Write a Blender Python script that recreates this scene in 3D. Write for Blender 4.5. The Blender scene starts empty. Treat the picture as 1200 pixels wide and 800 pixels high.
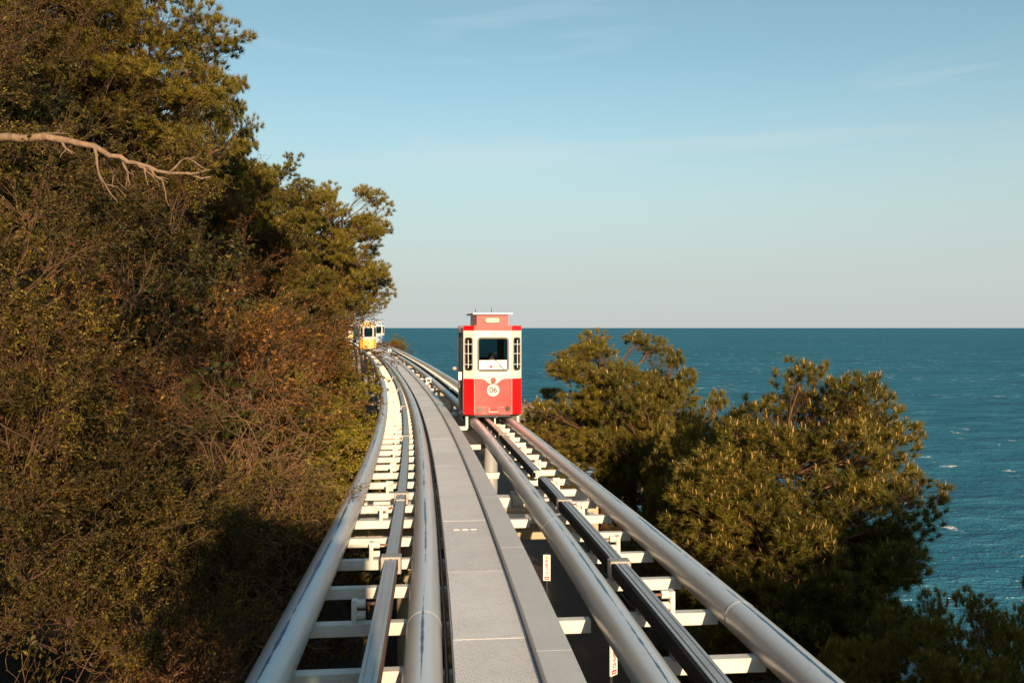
import bpy, bmesh, math, random
import numpy as np
from mathutils import Vector, Matrix, noise as mnoise

# ---------------------------------------------------------------- camera, sky, sun, exposure
SC = bpy.context.scene
COL = SC.collection
R = math.radians
CZ = 15.0                      # camera height above the sea (sea is z = 0)
F = 1000.0                     # focal length in pixels of a 1200 px wide frame
cam = bpy.data.cameras.new('camera'); cam_o = bpy.data.objects.new('camera', cam); COL.objects.link(cam_o)
cam.sensor_width = 36.0; cam.lens = 36.0 * F / 1200.0
cam.clip_start = 0.05; cam.clip_end = 120000
cam_o.location = (0, 0, CZ)
cam_o.rotation_euler = (R(90) - math.atan(16 / F), 0, 0)
SC.camera = cam_o

SUN_AZ = R(10.5)                 # sun stands behind the camera, this far round to the right
SUN_EL = R(16)
w = bpy.data.worlds.new('World'); SC.world = w; w.use_nodes = True
nt = w.node_tree; nt.nodes.clear()
out = nt.nodes.new('ShaderNodeOutputWorld'); bg = nt.nodes.new('ShaderNodeBackground')
sky = nt.nodes.new('ShaderNodeTexSky'); sky.sky_type = 'NISHITA'; sky.sun_disc = False
sky.sun_elevation = SUN_EL; sky.sun_rotation = math.pi - SUN_AZ
sky.air_density = 1.0; sky.dust_density = 0.4; sky.ozone_density = 1.0; sky.altitude = 0
tint = nt.nodes.new('ShaderNodeMix'); tint.data_type = 'RGBA'; tint.blend_type = 'MULTIPLY'
tint.inputs[0].default_value = 1.0
tint.inputs[7].default_value = (1.0, 1.23, 1.10, 1)
nt.links.new(sky.outputs[0], tint.inputs[6])
# thin cirrus streaks, part of the sky itself
tc = nt.nodes.new('ShaderNodeTexCoord'); mp = nt.nodes.new('ShaderNodeMapping')
mp.inputs['Rotation'].default_value = (0, R(22), 0); mp.inputs['Scale'].default_value = (1.2, 1.0, 11.0); mp.inputs['Location'].default_value = (-0.15, 0, 0.9)
ns = nt.nodes.new('ShaderNodeTexNoise'); ns.inputs['Scale'].default_value = 2.2; ns.inputs['Detail'].default_value = 6; ns.inputs['Distortion'].default_value = 0.6
rp = nt.nodes.new('ShaderNodeMapRange'); rp.inputs[1].default_value = 0.57; rp.inputs[2].default_value = 0.76; rp.inputs[3].default_value = 0; rp.inputs[4].default_value = 0.22
cl = nt.nodes.new('ShaderNodeMix'); cl.data_type = 'RGBA'; cl.blend_type = 'MIX'
cl.inputs[7].default_value = (7.2, 7.4, 7.3, 1)
nt.links.new(tc.outputs['Generated'], mp.inputs[0]); nt.links.new(mp.outputs[0], ns.inputs['Vector'])
nt.links.new(ns.outputs[0], rp.inputs[0]); nt.links.new(rp.outputs[0], cl.inputs[0])
nt.links.new(tint.outputs[2], cl.inputs[6])
# pale sea haze low in the sky, the same all round
sep = nt.nodes.new('ShaderNodeSeparateXYZ'); nt.links.new(tc.outputs['Generated'], sep.inputs[0])
hz = nt.nodes.new('ShaderNodeMapRange'); hz.interpolation_type = 'SMOOTHERSTEP'
hz.inputs[1].default_value = -0.02; hz.inputs[2].default_value = 0.34; hz.inputs[3].default_value = 0.95; hz.inputs[4].default_value = 0.10
nt.links.new(sep.outputs[2], hz.inputs[0])
hm = nt.nodes.new('ShaderNodeMix'); hm.data_type = 'RGBA'; hm.inputs[7].default_value = (4.45, 4.8, 4.9, 1)
nt.links.new(hz.outputs[0], hm.inputs[0]); nt.links.new(cl.outputs[2], hm.inputs[6]); nt.links.new(hm.outputs[2], bg.inputs[0])
bg.inputs[1].default_value = 0.0735
nt.links.new(bg.outputs[0], out.inputs[0])

sun = bpy.data.lights.new('sun', 'SUN'); sun.energy = 5.0; sun.angle = R(0.6); sun.color = (1.0, 0.72, 0.44)
sun_o = bpy.data.objects.new('sun', sun); COL.objects.link(sun_o)
ldir = Vector((-math.sin(SUN_AZ) * math.cos(SUN_EL), math.cos(SUN_AZ) * math.cos(SUN_EL), -math.sin(SUN_EL)))
sun_o.rotation_euler = ldir.to_track_quat('-Z', 'Y').to_euler(); sun_o.location = (20, -60, 40)
vs = SC.view_settings
vs.view_transform = 'Standard'; vs.look = 'None'; vs.gamma = 1.0; vs.exposure = 0.72; vs.use_curve_mapping = False

rng = np.random.default_rng(7); random.seed(7)

# ---------------------------------------------------------------- materials
def mat(name, build):
    m = bpy.data.materials.new(name); m.use_nodes = True
    t = m.node_tree; b = t.nodes['Principled BSDF']
    build(t, b); return m
def N(t, typ, **kw):
    n = t.nodes.new(typ)
    for k, v in kw.items():
        if hasattr(n, k): setattr(n, k, v)
        else: n.inputs[k].default_value = v
    return n
def ramp(t, src, stops):
    n = t.nodes.new('ShaderNodeValToRGB'); e = n.color_ramp.elements
    while len(e) < len(stops): e.new(0.5)
    for i, (p, c) in enumerate(stops): e[i].position = p; e[i].color = (*c, 1)
    t.links.new(src, n.inputs[0]); return n.outputs[0]
def mix(t, f, a, b, mode='MIX'):
    n = t.nodes.new('ShaderNodeMix'); n.data_type = 'RGBA'; n.blend_type = mode
    for i, v in ((0, f), (6, a), (7, b)):
        if hasattr(v, 'is_linked') or hasattr(v, 'links'): t.links.new(v, n.inputs[i])
        else: n.inputs[i].default_value = v if i == 0 else (*v, 1)
    return n.outputs[2]
def noise(t, scale, detail=4, rough=0.6, vec=None, dim='3D'):
    n = N(t, 'ShaderNodeTexNoise', noise_dimensions=dim); n.inputs['Scale'].default_value = scale
    n.inputs['Detail'].default_value = detail; n.inputs['Roughness'].default_value = rough
    if vec is not None: t.links.new(vec, n.inputs['Vector'])
    return n.outputs[0]
def math_(t, op, a, b=None, clamp=False):
    n = t.nodes.new('ShaderNodeMath'); n.operation = op; n.use_clamp = clamp
    for i, v in ((0, a), (1, b)):
        if v is None: continue
        if hasattr(v, 'links'): t.links.new(v, n.inputs[i])
        else: n.inputs[i].default_value = v
    return n.outputs[0]
def objc(t): return t.nodes.new('ShaderNodeTexCoord').outputs['Object']
def geopos(t): return t.nodes.new('ShaderNodeNewGeometry').outputs['Position']
def bump(t, b, h, strength=0.3, dist=0.02):
    n = t.nodes.new('ShaderNodeBump'); n.inputs['Strength'].default_value = strength; n.inputs['Distance'].default_value = dist
    t.links.new(h, n.inputs['Height']); t.links.new(n.outputs[0], b.inputs['Normal'])

def paint(name, c, rough=0.4, dirt=(0.30, 0.24, 0.17), amount=0.35, metal=0.0, spec=0.5, scale=3.0, coat=0.0):
    def f(t, b):
        p = geopos(t)
        n1 = noise(t, scale, 6, 0.65, p); n2 = noise(t, scale * 9, 4, 0.6, p)
        k = math_(t, 'MULTIPLY', ramp(t, n1, [(0.42, (0, 0, 0)), (0.75, (1, 1, 1))]), amount)
        c1 = mix(t, k, c, dirt)
        c2 = mix(t, math_(t, 'MULTIPLY', ramp(t, n2, [(0.45, (0, 0, 0)), (0.62, (1, 1, 1))]), 0.12), c1, tuple(x * 0.6 for x in c))
        t.links.new(c2, b.inputs['Base Color'])
        b.inputs['Metallic'].default_value = metal; b.inputs['Specular IOR Level'].default_value = spec
        b.inputs['Coat Weight'].default_value = coat
        rr = N(t, 'ShaderNodeMapRange'); rr.inputs[3].default_value = rough * 0.8; rr.inputs[4].default_value = min(1, rough * 1.3)
        t.links.new(n2, rr.inputs[0]); t.links.new(rr.outputs[0], b.inputs['Roughness'])
    return mat(name, f)

def leaf_mat(name, stops, trans=0.35, rough=0.5):
    def f(t, b):
        g = t.nodes.new('ShaderNodeNewGeometry'); oi = t.nodes.new('ShaderNodeObjectInfo')
        big = noise(t, 0.55, 3, 0.6, g.outputs['Position'])
        r = math_(t, 'ADD', math_(t, 'MULTIPLY', g.outputs['Random Per Island'], 0.55), math_(t, 'MULTIPLY', math_(t, 'SUBTRACT', big, 0.25), 0.7))
        r = math_(t, 'ADD', r, math_(t, 'MULTIPLY', math_(t, 'SUBTRACT', oi.outputs['Random'], 0.5), 0.25), True)
        c = ramp(t, r, stops)
        t.links.new(c, b.inputs['Base Color']); b.inputs['Roughness'].default_value = rough
        b.inputs['Specular IOR Level'].default_value = 0.3
        tr = t.nodes.new('ShaderNodeBsdfTranslucent'); t.links.new(c, tr.inputs[0])
        ms = t.nodes.new('ShaderNodeMixShader'); ms.inputs[0].default_value = trans
        o = t.nodes['Material Output']
        t.links.new(b.outputs[0], ms.inputs[1]); t.links.new(tr.outputs[0], ms.inputs[2]); t.links.new(ms.outputs[0], o.inputs[0])
    return mat(name, f)

def bark_mat(name, a, c):
    def f(t, b):
        p = objc(t); mp = N(t, 'ShaderNodeMapping'); mp.inputs['Scale'].default_value = (1, 1, 0.3); t.links.new(p, mp.inputs[0])
        n = noise(t, 22, 6, 0.7, mp.outputs[0]); t.links.new(ramp(t, n, [(0.3, a), (0.7, c)]), b.inputs['Base Color'])
        b.inputs['Roughness'].default_value = 0.9; bump(t, b, n, 0.8, 0.02)
    return mat(name, f)

M = {}
def pipe_build(t, b):
    uv = t.nodes.new('ShaderNodeUVMap').outputs[0]; sp = N(t, 'ShaderNodeSeparateXYZ'); t.links.new(uv, sp.inputs[0])
    p = geopos(t)
    u, v = sp.outputs[0], sp.outputs[1]            # u = signed metres round from the pipe's crown, v = metres along
    wob = math_(t, 'MULTIPLY', math_(t, 'SUBTRACT', noise(t, 7, 6, 0.75, p), 0.5), 0.055)
    wob2 = math_(t, 'MULTIPLY', math_(t, 'SUBTRACT', noise(t, 0.8, 3, 0.6, p), 0.5), 0.06)
    wdt = math_(t, 'ADD', wob2, 0.004)
    off = math_(t, 'MULTIPLY', math_(t, 'SUBTRACT', noise(t, 0.25, 2, 0.5, p), 0.5), 0.05)
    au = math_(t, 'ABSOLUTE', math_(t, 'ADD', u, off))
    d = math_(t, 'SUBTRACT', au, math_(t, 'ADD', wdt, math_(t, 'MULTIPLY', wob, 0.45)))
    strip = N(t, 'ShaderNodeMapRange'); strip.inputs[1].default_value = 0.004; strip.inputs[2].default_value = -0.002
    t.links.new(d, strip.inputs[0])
    # pale polished band the wheels run on
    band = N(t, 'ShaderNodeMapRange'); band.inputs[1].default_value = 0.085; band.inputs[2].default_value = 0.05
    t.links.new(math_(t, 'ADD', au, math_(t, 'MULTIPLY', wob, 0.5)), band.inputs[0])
    n1 = noise(t, 1.3, 5, 0.7, p); n2 = noise(t, 30, 4, 0.6, p)
    mp = N(t, 'ShaderNodeMapping'); mp.inputs['Scale'].default_value = (26, 0.9, 1); t.links.new(uv, mp.inputs[0])
    streak = noise(t, 1.0, 4, 0.6, mp.outputs[0])
    c = ramp(t, n1, [(0.3, (0.50, 0.495, 0.48)), (0.7, (0.58, 0.57, 0.55))])
    c = mix(t, math_(t, 'MULTIPLY', ramp(t, streak, [(0.5, (0, 0, 0)), (0.72, (1, 1, 1))]), 0.28), c, (0.33, 0.29, 0.24))
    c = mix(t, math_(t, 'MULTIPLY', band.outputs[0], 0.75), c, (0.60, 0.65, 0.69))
    rust = ramp(t, noise(t, 5, 6, 0.75, p), [(0.62, (0, 0, 0)), (0.72, (1, 1, 1))])
    c = mix(t, math_(t, 'MULTIPLY', rust, 0.30), c, (0.34, 0.20, 0.11))
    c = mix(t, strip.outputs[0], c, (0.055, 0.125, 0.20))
    t.links.new(c, b.inputs['Base Color'])
    b.inputs['Metallic'].default_value = 0.25
    rr = N(t, 'ShaderNodeMapRange'); rr.inputs[3].default_value = 0.28; rr.inputs[4].default_value = 0.45
    t.links.new(n1, rr.inputs[0]); t.links.new(rr.outputs[0], b.inputs['Roughness'])
    bump(t, b, n2, 0.06, 0.004)
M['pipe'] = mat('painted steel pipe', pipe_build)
M['beam'] = paint('white steel beam', (0.66, 0.645, 0.61), 0.45, (0.38, 0.29, 0.20), 0.45, scale=4.2)
M['rail_metal'] = paint('aluminium rail', (0.46, 0.45, 0.44), 0.38, (0.25, 0.21, 0.18), 0.35, metal=0.55, scale=2.5)
M['rubber'] = paint('black rubber strip', (0.010, 0.010, 0.011), 0.8, (0.03, 0.028, 0.025), 0.3, spec=0.15)
M['rust_steel'] = paint('rusty steel', (0.20, 0.10, 0.055), 0.75, (0.10, 0.05, 0.03), 0.5)
M['bracket'] = paint('galvanised bracket', (0.36, 0.34, 0.31), 0.5, (0.22, 0.15, 0.1), 0.4, metal=0.4)
M['pier'] = paint('tan painted pier', (0.46, 0.37, 0.25), 0.6, (0.25, 0.17, 0.10), 0.4, scale=1.2)
M['column'] = paint('grey steel column', (0.30, 0.31, 0.32), 0.5, (0.22, 0.17, 0.13), 0.3)
def deck_build(t, b):
    p = geopos(t); mp = N(t, 'ShaderNodeMapping'); mp.inputs['Rotation'].default_value = (0, 0, R(5)); t.links.new(p, mp.inputs[0])
    sp = N(t, 'ShaderNodeSeparateXYZ'); t.links.new(mp.outputs[0], sp.inputs[0])
    def wv(sx, sy, ph=0.0):
        a = math_(t, 'ADD', math_(t, 'MULTIPLY', sp.outputs[0], sx), math_(t, 'MULTIPLY', sp.outputs[1], sy))
        return math_(t, 'SINE', math_(t, 'ADD', a, ph))
    k = 2 * math.pi / 0.036
    d1 = math_(t, 'MULTIPLY', wv(k, k), wv(k * .5, -k * .5)); d2 = math_(t, 'MULTIPLY', wv(k, -k), wv(k * .5, k * .5))
    h = math_(t, 'MAXIMUM', d1, d2)
    n1 = noise(t, 1.5, 6, 0.65, p); n2 = noise(t, 14, 4, 0.6, p)
    c = ramp(t, n1, [(0.3, (0.70, 0.70, 0.71)), (0.7, (0.81, 0.81, 0.81))])
    c = mix(t, math_(t, 'MULTIPLY', ramp(t, n2, [(0.5, (0, 0, 0)), (0.7, (1, 1, 1))]), 0.25), c, (0.42, 0.37, 0.30))
    oi = t.nodes.new('ShaderNodeObjectInfo'); c = mix(t, math_(t, 'MULTIPLY', oi.outputs['Random'], 0.16), c, (0.25, 0.24, 0.23))
    t.links.new(c, b.inputs['Base Color']); b.inputs['Metallic'].default_value = 0.05; b.inputs['Roughness'].default_value = 0.5
    bump(t, b, h, 0.8, 0.005)
M['deck'] = mat('chequer plate', deck_build)
M['trough'] = paint('grey trough cover', (0.56, 0.555, 0.545), 0.5, (0.38, 0.35, 0.31), 0.3, metal=0.05, scale=2)
M['glass'] = None
def glass_build(t, b):
    tr = t.nodes.new('ShaderNodeBsdfTransparent'); tr.inputs[0].default_value = (0.62, 0.68, 0.68, 1)
    gl = t.nodes.new('ShaderNodeBsdfGlossy'); gl.inputs['Roughness'].default_value = 0.03
    fr = t.nodes.new('ShaderNodeFresnel'); fr.inputs[0].default_value = 1.5
    ms = t.nodes.new('ShaderNodeMixShader'); t.links.new(fr.outputs[0], ms.inputs[0])
    t.links.new(tr.outputs[0], ms.inputs[1]); t.links.new(gl.outputs[0], ms.inputs[2])
    t.links.new(ms.outputs[0], t.nodes['Material Output'].inputs[0])
M['glass'] = mat('tinted glass', glass_build)
M['bark'] = bark_mat('pine bark', (0.07, 0.035, 0.02), (0.27, 0.135, 0.065))
M['twig'] = bark_mat('brown twig', (0.04, 0.02, 0.010), (0.13, 0.066, 0.032))
M['pale_twig'] = bark_mat('pale twig', (0.10, 0.05, 0.025), (0.29, 0.155, 0.078))
M['deadwood'] = bark_mat('dead wood', (0.10, 0.065, 0.042), (0.33, 0.22, 0.145))
M['needle'] = leaf_mat('pine needles', [(0.0, (0.045, 0.05, 0.010)), (0.5, (0.175, 0.145, 0.019)), (1.0, (0.38, 0.27, 0.032))], 0.3)
M['candle'] = leaf_mat('pine candles', [(0.0, (0.30, 0.17, 0.045)), (1.0, (0.62, 0.38, 0.12))], 0.1)
M['leaf_olive'] = leaf_mat('olive leaves', [(0.0, (0.012, 0.012, 0.003)), (0.45, (0.055, 0.043, 0.007)), (0.75, (0.19, 0.14, 0.018)), (1.0, (0.50, 0.35, 0.035))], 0.35)
M['leaf_green'] = leaf_mat('green leaves', [(0.0, (0.010, 0.016, 0.005)), (0.5, (0.040, 0.046, 0.008)), (0.8, (0.11, 0.10, 0.014)), (1.0, (0.24, 0.20, 0.024))], 0.3)
M['leaf_brown'] = leaf_mat('russet buds', [(0.0, (0.03, 0.013, 0.004)), (0.45, (0.125, 0.052, 0.009)), (0.75, (0.28, 0.125, 0.018)), (1.0, (0.44, 0.24, 0.03))], 0.3)
M['leaf_bright'] = leaf_mat('yellow green ivy leaves', [(0.0, (0.05, 0.055, 0.007)), (0.5, (0.20, 0.17, 0.016)), (1.0, (0.44, 0.34, 0.032))], 0.35)  # brighter yellow-green range than the other leaf materials
def soil_build(t, b):
    p = geopos(t); n = noise(t, 2.5, 8, 0.7, p); n2 = noise(t, 0.3, 3, 0.6, p)
    c = ramp(t, n, [(0.3, (0.014, 0.009, 0.005)), (0.6, (0.04, 0.025, 0.013)), (0.8, (0.075, 0.048, 0.024))])
    c = mix(t, ramp(t, n2, [(0.45, (0, 0, 0)), (0.6, (1, 1, 1))]), c, (0.018, 0.017, 0.007))
    t.links.new(c, b.inputs['Base Color']); b.inputs['Roughness'].default_value = 1.0; bump(t, b, n, 1.0, 0.2)
M['soil'] = mat('leaf litter soil', soil_build)
def rock_build(t, b):
    p = geopos(t); n = noise(t, 1.2, 9, 0.7, p)
    c = ramp(t, n, [(0.3, (0.10, 0.07, 0.048)), (0.65, (0.26, 0.19, 0.13)), (0.85, (0.34, 0.26, 0.19))])
    t.links.new(c, b.inputs['Base Color']); b.inputs['Roughness'].default_value = 0.9; bump(t, b, n, 1.0, 0.35)
M['rock'] = mat('coastal rock', rock_build)
def sea_build(t, b):
    p = geopos(t)
    def layer(sx, sy, rz, scale, det, rough=0.55):
        mp = N(t, 'ShaderNodeMapping'); mp.inputs['Scale'].default_value = (sx, sy, 1); mp.inputs['Rotation'].default_value = (0, 0, R(rz))
        t.links.new(p, mp.inputs[0]); return noise(t, scale, det, rough, mp.outputs[0])
    a = layer(0.35, 1.0, 8, 0.05, 3); bb = layer(0.5, 1.0, -6, 0.22, 6, 0.68); cc = layer(0.6, 1.0, 14, 1.1, 4, 0.6)
    h = math_(t, 'ADD', math_(t, 'ADD', math_(t, 'MULTIPLY', a, 4.0), math_(t, 'MULTIPLY', bb, 2.4)), math_(t, 'MULTIPLY', cc, 0.7))
    far = layer(0.3, 1.0, 0, 0.004, 4); mid = layer(0.25, 1.0, 4, 0.03, 4, 0.6)
    c = ramp(t, far, [(0.3, (0.010, 0.130, 0.210)), (0.7, (0.016, 0.168, 0.260))])
    c = mix(t, math_(t, 'MULTIPLY', ramp(t, mid, [(0.42, (1, 1, 1)), (0.58, (0, 0, 0))]), 0.35), c, (0.004, 0.065, 0.12))
    c = mix(t, math_(t, 'MULTIPLY', ramp(t, bb, [(0.45, (0, 0, 0)), (0.66, (1, 1, 1))]), 0.7), c, (0.05, 0.25, 0.36))
    def capl(scale, rz, th):
        return math_(t, 'MULTIPLY', math_(t, 'MULTIPLY', ramp(t, layer(0.7, 1.0, rz, scale, 3, 0.55), [(th, (0, 0, 0)), (th + 0.02, (1, 1, 1))]),
                 ramp(t, layer(1, 1, 0, scale * 6, 3), [(0.44, (0, 0, 0)), (0.54, (1, 1, 1))])), ramp(t, layer(0.7, 1, 9, scale * 0.11, 3), [(0.46, (0, 0, 0)), (0.56, (1, 1, 1))]))
    caps = math_(t, 'MAXIMUM', capl(0.40, 3, 0.64), capl(0.2, -3, 0.66))
    at = N(t, 'ShaderNodeAttribute', attribute_name='surf')
    fn = layer(1, 1, 20, 0.7, 6, 0.7)
    sm = N(t, 'ShaderNodeMapRange'); sm.inputs[1].default_value = 0.0; sm.inputs[2].default_value = 0.12
    t.links.new(math_(t, 'SUBTRACT', fn, math_(t, 'SUBTRACT', 0.80, math_(t, 'MULTIPLY', at.outputs['Fac'], 0.36))), sm.inputs[0])
    foam = math_(t, 'MAXIMUM', caps, sm.outputs[0], True)
    c = mix(t, foam, c, (0.75, 0.78, 0.78))
    # wind-roughened water: body colour scattered from below plus a modest mirror share
    di = t.nodes.new('ShaderNodeBsdfDiffuse'); t.links.new(c, di.inputs[0])
    gl = t.nodes.new('ShaderNodeBsdfGlossy'); gl.inputs['Roughness'].default_value = 0.25
    bn = t.nodes.new('ShaderNodeBump'); bn.inputs['Strength'].default_value = 1.0; bn.inputs['Distance'].default_value = 1.3
    t.links.new(h, bn.inputs['Height']); t.links.new(bn.outputs[0], di.inputs['Normal']); t.links.new(bn.outputs[0], gl.inputs['Normal'])
    ms = t.nodes.new('ShaderNodeMixShader'); ms.inputs[0].default_value = 0.09
    t.links.new(di.outputs[0], ms.inputs[1]); t.links.new(gl.outputs[0], ms.inputs[2]); t.links.new(ms.outputs[0], t.nodes['Material Output'].inputs[0])
M['sea'] = mat('choppy sea', sea_build)
M['path'] = paint('brown path', (0.11, 0.065, 0.042), 0.9, (0.05, 0.035, 0.025), 0.5)
M['fence'] = paint('brown fence board', (0.24, 0.10, 0.05), 0.8, (0.10, 0.04, 0.02), 0.5)
M['white'] = paint('sign white', (0.80, 0.79, 0.77), 0.45, (0.5, 0.45, 0.4), 0.08)
M['signred'] = paint('sign red', (0.62, 0.02, 0.03), 0.45, (0.4, 0.1, 0.08), 0.08)
M['signyellow'] = paint('sign yellow', (0.75, 0.48, 0.04), 0.45, (0.5, 0.3, 0.1), 0.08)
M['ink'] = paint('dark lettering', (0.06, 0.045, 0.04), 0.5, (0.06, 0.045, 0.04), 0.0)
M['black'] = paint('black metal', (0.02, 0.02, 0.02), 0.5, (0.04, 0.03, 0.03), 0.3)
M['seat'] = paint('tan seat', (0.50, 0.36, 0.20), 0.6, (0.4, 0.28, 0.16), 0.2)
M['interior'] = paint('grey green lining', (0.16, 0.18, 0.16), 0.7, (0.12, 0.12, 0.1), 0.2)
M['lamp'] = paint('smoked lamp lens', (0.07, 0.06, 0.05), 0.15, (0.1, 0.1, 0.1), 0.1)
M['skin'] = paint('skin', (0.60, 0.33, 0.21), 0.5, (0.6, 0.33, 0.21), 0.0)
M['hair'] = paint('dark hair', (0.02, 0.015, 0.012), 0.5, (0.02, 0.015, 0.012), 0.0)
M['navy'] = paint('navy cloth', (0.03, 0.04, 0.08), 0.9, (0.03, 0.04, 0.08), 0.0)
M['blackcloth'] = paint('black cloth', (0.02, 0.02, 0.022), 0.9, (0.02, 0.02, 0.022), 0.0)

# ---------------------------------------------------------------- object helpers
def mesh_np(name, verts, faces=None, quads=None, mats=(), midx=None, smooth=False, uv=None):
    """fast mesh from numpy arrays: verts (n,3), faces = (k,3) tris or (k,4) quads"""
    me = bpy.data.meshes.new(name)
    f = np.asarray(faces); k, c = f.shape
    me.vertices.add(len(verts)); me.vertices.foreach_set('co', np.asarray(verts, dtype=np.float32).ravel())
    me.loops.add(k * c); me.loops.foreach_set('vertex_index', f.astype(np.int32).ravel())
    me.polygons.add(k); me.polygons.foreach_set('loop_start', np.arange(0, k * c, c, dtype=np.int32))
    for m in mats: me.materials.append(m)
    if midx is not None: me.polygons.foreach_set('material_index', np.asarray(midx, dtype=np.int32))
    me.update(calc_edges=True); me.validate()
    me.polygons.foreach_set('use_smooth', np.full(len(me.polygons), smooth))
    return me
def link(name, me, parent=None, m=None):
    o = bpy.data.objects.new(name, me); COL.objects.link(o)
    if m is not None and me is not None and not me.materials: me.materials.append(m)
    if parent is not None: o.parent = parent
    return o
def obj_bm(name, bm, m, parent=None, smooth=False, ms=None):
    bmesh.ops.recalc_face_normals(bm, faces=bm.faces)
    me = bpy.data.meshes.new(name); bm.to_mesh(me); bm.free()
    me.materials.append(m)
    if smooth: me.polygons.foreach_set('use_smooth', np.full(len(me.polygons), True))
    return link(name, me, parent)
def empty(name, loc=(0, 0, 0), rz=0.0, parent=None):
    o = bpy.data.objects.new(name, None); COL.objects.link(o); o.location = loc; o.rotation_euler = (0, 0, rz); o.empty_display_size = 0.3
    if parent: o.parent = parent
    return o
def tag(o, label=None, cat=None, group=None, kind=None):
    if label: o['label'] = label
    if cat: o['category'] = cat
    if group: o['group'] = group
    if kind: o['kind'] = kind
    return o
def box(bm, x0, x1, y0, y1, z0, z1):
    vs_ = [bm.verts.new(p) for p in ((x0, y0, z0), (x1, y0, z0), (x1, y1, z0), (x0, y1, z0), (x0, y0, z1), (x1, y0, z1), (x1, y1, z1), (x0, y1, z1))]
    for q in ((0, 3, 2, 1), (4, 5, 6, 7), (0, 1, 5, 4), (1, 2, 6, 5), (2, 3, 7, 6), (3, 0, 4, 7)): bm.faces.new([vs_[i] for i in q])
def box_mesh(name, m, *a, bevel=0.0):
    bm = bmesh.new(); box(bm, *a)
    if bevel: bmesh.ops.bevel(bm, geom=bm.edges[:], offset=bevel, segments=1, affect='EDGES')
    bmesh.ops.recalc_face_normals(bm, faces=bm.faces)
    me = bpy.data.meshes.new(name); bm.to_mesh(me); bm.free(); me.materials.append(m); return me
def cyl(bm, p0, p1, r0, r1=None, n=12):
    r1 = r0 if r1 is None else r1
    p0 = Vector(p0); p1 = Vector(p1); z = (p1 - p0).normalized(); x = z.orthogonal().normalized(); y = z.cross(x)
    a = [bm.verts.new(p0 + (x * math.cos(2 * math.pi * i / n) + y * math.sin(2 * math.pi * i / n)) * r0) for i in range(n)]
    b = [bm.verts.new(p1 + (x * math.cos(2 * math.pi * i / n) + y * math.sin(2 * math.pi * i / n)) * r1) for i in range(n)]
    for i in range(n): bm.faces.new((a[i], a[(i + 1) % n], b[(i + 1) % n], b[i]))
    bm.faces.new(a[::-1]); bm.faces.new(b)
def cyl_mesh(name, m, p0, p1, r0, r1=None, n=12):
    bm = bmesh.new(); cyl(bm, p0, p1, r0, r1, n); me = bpy.data.meshes.new(name); bm.to_mesh(me); bm.free(); me.materials.append(m); return me
def text_mesh(s, size, m, depth=0.002):
    cu = bpy.data.curves.new('lettering', 'FONT'); cu.body = s; cu.size = size; cu.align_x = 'CENTER'; cu.align_y = 'CENTER'; cu.extrude = depth; cu.offset = size * 0.02
    o = bpy.data.objects.new('lettering', cu); COL.objects.link(o)
    dg = bpy.context.evaluated_depsgraph_get(); dg.update()
    me = bpy.data.meshes.new_from_object(o.evaluated_get(dg))
    bpy.data.objects.remove(o); me.materials.clear(); me.materials.append(m); me.name = 'lettering'; return me

def at(px, py, d):             # point seen at photo pixel (1200 px wide) at depth d
    return Vector(((px - 600) * d / F, d, CZ - (py - 384) * d / F))

# ---------------------------------------------------------------- the alignment of the tracks
PC = [3.43634064e-06, -1.23998164e-03, -7.89090649e-02, -6.12923953e-01]
def XL(d):
    d = np.asarray(d, dtype=float); dd = np.clip(d, 0, 150)
    s = np.where(d < 0, PC[2], np.polyval(np.polyder(PC), dd))
    return np.polyval(PC, dd) + (d - dd) * s
_g = np.linspace(-30, 300, 1321)
_h = np.interp(_g, [-30, 0, 6, 10, 15, 24, 38, 50, 69, 88, 120, 160, 300], [2.05, 2.1, 2.17, 2.28, 2.40, 2.53, 2.65, 2.64, 2.49, 2.25, 2.0, 1.85, 1.8])
_k = np.hanning(41); _k /= _k.sum(); _hs = np.convolve(np.pad(_h, 20, mode='edge'), _k, 'valid')
_xl = XL(_g); _s = np.concatenate([[0], np.cumsum(np.hypot(np.diff(_xl), np.diff(_g)))]); _s -= np.interp(0, _g, _s)
PIPE_R = 0.135
def frame(s):
    """point on the left track's centre line at pipe-crown height, heading, right-hand normal"""
    d = float(np.interp(s, _s, _g)); x = float(XL(d)); e = 0.05
    sl = float((XL(d + e) - XL(d - e)) / (2 * e)); n = math.hypot(sl, 1)
    z = CZ - float(np.interp(d, _g, _hs))
    zs = -float((np.interp(d + .5, _g, _hs) - np.interp(d - .5, _g, _hs)))
    return Vector((x, d, z)), Vector((sl / n, 1 / n, 0)), Vector((1 / n, -sl / n, 0)), zs / n
def s_of(d): return float(np.interp(d, _g, _s))
def spread_(d): return float(np.interp(d, [4, 24, 60, 110, 160], [-0.02, 0.075, 0.11, 0.06, 0.06]))
OFF_R = 2.52                    # right track centre, measured from the left track centre
def mtx(s, lat, dz, yawonly=False):
    p, t, n, zs = frame(s); up = Vector((0, 0, 1))
    m = Matrix(((n.x, t.x, 0, 0), (n.y, t.y, 0, 0), (0, 0, 1, 0), (0, 0, 0, 1)))
    if not yawonly: m = m @ Matrix.Rotation(math.atan(zs), 4, 'X')
    m.translation = p + n * (lat + (spread_(p.y) if lat > 1.7 else 0)) + up * dz; return m
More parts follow.
